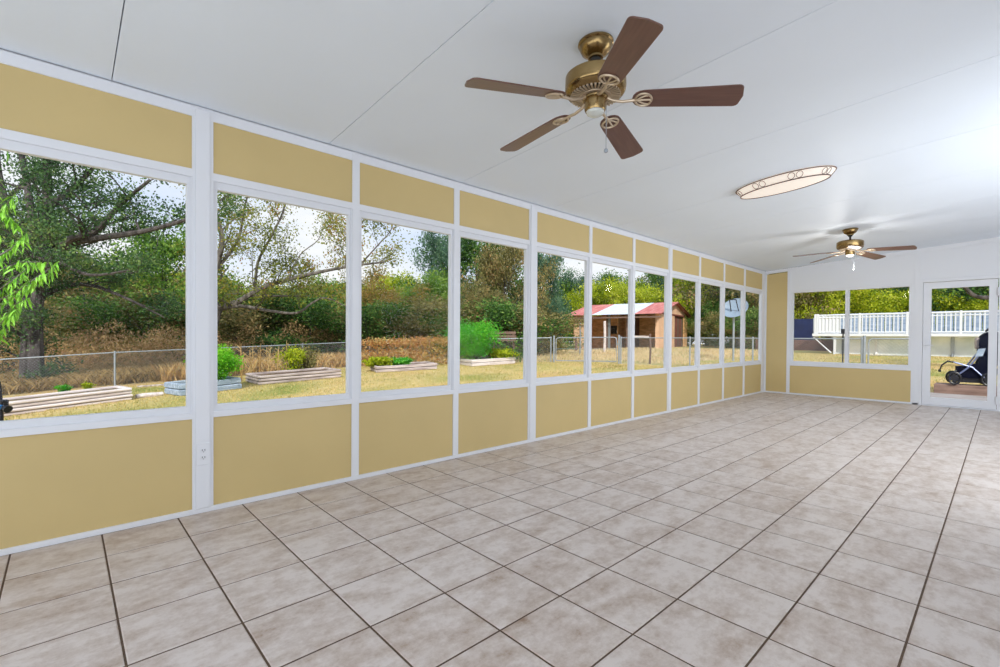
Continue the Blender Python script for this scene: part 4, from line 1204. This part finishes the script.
p = at(843, 15.5); b = MB(); hh = height_at(329, 843, 15.5) - p.z; b.tube([(0, 0, -.1), (0, 0, hh)], .022, 8); b.box(-.05, .05, -.05, .05, hh - .16, hh)
o = b.build('garden_post', M['black'], None, None, tuple(p)); tag(o, 'thin dark post with a square head in front of the pool beside the window mullion', 'post')

# ---- satellite dish
D = 21.0; p = at(733.5, D)
t = thing('satellite_dish', 'large pale mesh satellite dish on a tall pole', 'satellite dish', tuple(p))
cz = height_at(308, 735, D) - p.z
b = MB(); b.tube([(0, 0, -.2), (0, 0, cz - .35)], .045, 10); b.tube([(0, 0, cz - .4), (.05, .1, cz - .1)], .04, 8); b.build('pole', M['steel'], t)
b = MB(); Rm = Matrix.Translation((.03, .02, cz)) @ Vector((.05, -.80, .62)).to_track_quat('Z', 'Y').to_matrix().to_4x4()
vs = []; fs = []; nr, nn = 5, 28
vs.append((0, 0, -.12))
for i in range(1, nr + 1):
    r_ = .56 * i / nr
    for k in range(nn): vs.append((r_ * math.cos(2 * PI * k / nn), r_ * math.sin(2 * PI * k / nn), -.12 + .14 * (i / nr) ** 2))
for k in range(nn): fs.append((0, 1 + k, 1 + (k + 1) % nn))
for i in range(nr - 1):
    for k in range(nn):
        a = 1 + i * nn + k; c = 1 + i * nn + (k + 1) % nn; fs.append((a, a + nn, c + nn, c))
m0 = len(vs); vs2 = [(x, y, z - .012) for x, y, z in vs]; fs2 = [tuple(m0 + q for q in f[::-1]) for f in fs]
rimf = [(1 + (nr - 1) * nn + k, m0 + 1 + (nr - 1) * nn + k, m0 + 1 + (nr - 1) * nn + (k + 1) % nn, 1 + (nr - 1) * nn + (k + 1) % nn) for k in range(nn)]
b.add([Rm @ Vector(q) for q in vs + vs2], fs + fs2 + rimf, True); b.build('reflector', M['dish'], t)
b = MB()
for s_ in (-1, 1): b.tube([Rm @ Vector((s_ * .16, -.10, -.1)), Rm @ Vector((s_ * .13, .1, .45))], .022, 6)
b.tube([Rm @ Vector((-.13, .1, .45)), Rm @ Vector((.13, .1, .45))], .022, 6); b.build('feed_arm', M['black'], t)

# ---- pool with deck
PX0, PX1, PYF = -6.9, 3.6, 31.4
t = thing('above_ground_pool', 'above ground pool with pale ribbed wall under the white railed deck', 'pool', (PX0, PYF, ground(-2, PYF) - .05))
pz = 0
def oval_pts(x0, x1, y0, y1, n=64):
    r = (y1 - y0) / 2; out = []
    for k in range(n):
        a = 2 * PI * k / n; cx = x1 - r if math.cos(a) > 0 else x0 + r
        out.append((cx + r * math.cos(a), (y0 + y1) / 2 + r * math.sin(a)))
    return out
W0 = 11.3
ov = [(0.8, 0), (W0, 0), (W0, 5), (0.8, 5)]
b = MB(); b.box(.45, W0, .0, 5, 0, 1.02); b.build('pool_wall', M['pool'], t)
b = MB(); b.box(.35, W0 + .1, -.10, 5.1, 1.02, 1.10, bev=.02); b.build('pool_rim', M['deckwhite'], t)
b = MB(); b.box(.55, W0 - .1, .1, 4.9, 1.101, 1.13); b.build('pool_cover', M['pooltarp'], t)
for k in range(8):
    b = MB(); x = .9 + 1.45 * k; b.box(x - .06, x + .06, -.07, 0, 0, 1.02, bev=.01); b.tube([(x, -.02, .2), (x, -.30, .02)], .03, 5); b.build('pool_rib', M['deckwhite'] if k % 3 else M['steel'], t)
RZ = ground(-2, PYF) - .05
dk = thing('pool_deck', 'white railed raised deck around the pool', 'deck', (PX0 - .25, PYF - .75, RZ))
b = MB(); b.box(-.1, W0 + .6, 0, 1.0, 1.0, 1.12, bev=.01); b.box(-.1, .75, 0, 5.5, 1.0, 1.12, bev=.01); b.build('deck_floor', M['deckwhite'], dk)
b = MB(); b.box(-.12, W0 + .6, -.03, -.0, 1.02, 1.16, bev=.005); b.build('fascia', M['deckwhite'], dk)
for (xa, ya, xb, yb2) in ((0.1, .06, W0 + .5, .06), (.0, .06, .0, 5.4)):
    A_ = Vector((xa, ya, 0)); B_ = Vector((xb, yb2, 0)); ln = (B_ - A_).length; dv = (B_ - A_) / ln
    for z0 in (1.22, 2.16):
        b = MB(); b.tube([A_ + Vector((0, 0, z0)), B_ + Vector((0, 0, z0))], .045, 4, smooth=False); b.build('rail', M['deckwhite'], dk)
    b = MB(); b.tube([A_ + Vector((0, 0, 2.02)), B_ + Vector((0, 0, 2.02))], .03, 4, smooth=False); b.build('rail', M['deckwhite'], dk)
    for k in range(int(ln / 1.9) + 1):
        q = A_ + dv * (k * 1.9); b = MB(); b.box(q.x - .045, q.x + .045, q.y - .045, q.y + .045, 0.96, 2.24, bev=.01); b.build('rail_post', M['deckwhite'], dk)
    for k in range(int(ln / .16)):
        q = A_ + dv * (.08 + k * .16); b = MB(); b.box(q.x - .022, q.x + .022, q.y - .022, q.y + .022, 1.20, 2.15); b.build('baluster', M['deckwhite'], dk)
b = MB(); b.box(.1, 1.1, .07, .10, 1.2, 2.1); b.build('solid_rail_panel', M['deckwhite'], dk)
for x in (.9,):
    b = MB(); b.box(x - .05, x + .05, .1, .2, 0, 1.0); b.build('deck_leg', M['deckwhite'], dk)
b = MB(); b.tube([(-.1, .1, .98), (.75, .1, .1)], .035, 6); b.build('brace', M['deckwhite'], dk)
# grey blue privacy boards behind the railing
t = thing('privacy_screen', 'pale blue grey board screen standing behind the pool railing', 'screen', (PX0, PYF + 5.4, RZ))
for k in range(28):
    b = MB(); b.box(-.7 + k * .38, -.7 + k * .38 + .35, 0, .03, .5, 2.5); b.build('screen_board', M['timber_blue'], t)
t = thing('privacy_screen', 'navy blue fabric privacy screen left of the pool', 'screen', (-11.7, 36.0, ground(-12, 36)))
for k in range(2):
    b = MB(); b.box(k * 1.6, k * 1.6 + 1.57, 0, .03, .35, 2.05); b.build('screen_panel', M['pooltarp'], t)
for k in range(3):
    b = MB(); b.tube([(k * 1.6, .05, -.2), (k * 1.6, .05, 2.1)], .03, 6); b.build('screen_post', M['steel'], t)
b = MB(); 
t = thing('brick_wall', 'low dark brick wall under the navy screen', 'wall', (-11.6, 34.8, ground(-12, 34.8) - .05))
b.box(0, 5.2, .02, .26, 0, .72); b.build('wall_core', M['brick'], t)
me_b = None
for r_ in range(6):
    for k in range(12):
        x = k * .43 + (.2 if r_ % 2 else 0)
        if me_b is None:
            q = MB(); q.box(0, .41, -.02, .10, 0, .10, bev=.008); o = q.build('brick', M['brick'], t); me_b = o.data; o.location = (x, 0, r_ * .118)
        else: link('brick', me_b, t, None, (x, random.uniform(-.008, .008), r_ * .118))

# ---- outside the door: plank deck, brown step, folded pushchair
ZD = -.10
t = thing('plank_landing', 'grey weathered plank landing outside the glass door', 'decking', (-1.25, YB + .25, ZD))
for k in range(24):
    b = MB(); b.box(0, 3.4, k * .15, k * .15 + .142, -.04, 0, bev=.004); b.build('plank', M['greyboard'], t)
b = MB()
for x in (.1, 1.6, 3.2): b.box(x, x + .1, 0, 3.6, -.4, -.041)
b.build('joists', M['timber_dark'], t)
st = on_ground(931, 393)
t = thing('timber_step', 'thick brown timber step beyond the plank landing', 'step', (-1.02, 13.95, -.15))
for k in range(2):
    b = MB(); b.box(0, 3.2, k * .24, k * .24 + .23, .04, .25, bev=.012); b.build('beam', M['brownboard'], t)
b = MB(); b.box(.1, 3.1, .05, .45, -.3, .04); b.build('step_base', M['timber_dark'], t)
zs = -.15 + .25
P0 = Vector((-.40, 14.0, zs))
t = thing('pushchair', 'folded dark pushchair with a black hood standing on the brown timber step', 'pushchair', tuple(P0), math.radians(8))
t.scale = (.72, .9, .92)
sc = 1.0
b = MB()
for y in (0, .42):
    b.tube([(-.50, y, .10), (-.12, y, .42), (.20, y, .86)], .020, 8)
    b.tube([(.30, y, .10), (-.05, y, .42), (-.42, y, .52)], .018, 8)
b.tube([(-.42, 0, .52), (-.42, .42, .52)], .016, 8); b.tube([(.20, 0, .86), (.20, .42, .86)], .016, 8)
b.build('folding_frame', M['bluegrey_metal'], t)
b = MB(); b.tube([(-.42, .2, .52), (-.55, .2, .54), (-.68, .2, .44), (-.72, .2, .33)], [.018, .020, .018, .016], 8); b.tube([(-.72, .2, .33), (-.73, .2, .28)], .034, 8); b.build('handle', M['black'], t)
for (x, y) in ((-.42, -.03), (-.42, .45), (.28, -.03), (.28, .45)):
    b = MB(); pts = [(x + .13 * math.cos(2 * PI * k / 18), y, .155 + .13 * math.sin(2 * PI * k / 18)) for k in range(19)]; b.tube(pts, .028, 6); b.tube([(x, y - .012, .155), (x, y + .012, .155)], .085, 14)
    for k in range(6): b.tube([(x, y, .155), pts[k * 3]], .006, 4)
    b.build('wheel', M['black'], t)
b = MB(); prof = []
seat = [(-.36, .20), (-.10, .16), (.34, .18), (.52, .60), (.62, 1.18), (.40, 1.20), (.22, .92), (.06, .50), (-.18, .44), (-.36, .42)]
Mr = Matrix(((1, 0, 0, 0), (0, 0, 1, 0), (0, 1, 0, 0), (0, 0, 0, 1)))
b.prism(seat, .03, .39, Mr); b.build('seat_fabric', M['navy'], t)
b = MB(); n = 14; arc = [(.38 - .0 + .30 * math.cos(PI * k / n), .94 + .30 * math.sin(PI * k / n)) for k in range(n + 1)]
b.prism(arc + [(.10, .78), (.34, .70), (.66, .76)], -.02, .44, Mr); b.build('hood', M['navy'], t)
b = MB(); b.tube([(.22, .1, 1.24), (.30, .1, 1.30), (.44, .1, 1.29)], [.02, .035, .02], 8); b.build('hood_clip', M['black'], t)
b = MB(); b.box(.04, .10, .05, .37, .84, 1.10, bev=.02); b.build('side_pad', M['timber'], t)
b = MB(); b.prism([(.0, .66), (.16, .68), (.22, .86), (.06, .84)], -.03, -.01, Mr); b.build('pale_flap', M['timber_blue'], t)
b = MB(); b.prism([(-.34, .06), (.42, .06), (.5, .40), (-.2, .46), (-.40, .30)], .06, .36, Mr); b.build('basket', M['black'], t)

# dark overhanging branch seen in the top of the door glass belongs to a tree out of frame
D = 14
stems = [([at(1075, D) + Vector((0, 0, -.3)), wp(1070, 300, D), wp(1050, 260, D), wp(1030, 210, D)], .22, .10, 5),
         ([wp(1052, 262, D), wp(1020, 280, D), wp(995, 296, D), wp(975, 296, D), wp(962, 284, D), wp(950, 274, D)], .10, .03, 3)]
custom_tree('yard_tree', tuple(at(1075, D)), stems, 2600, .12, M['leaf_dark'], 'yard tree right of the frame whose dark branch crosses the top of the door glass', seed=31, cl=.25, sublen=1.0, sub=2)
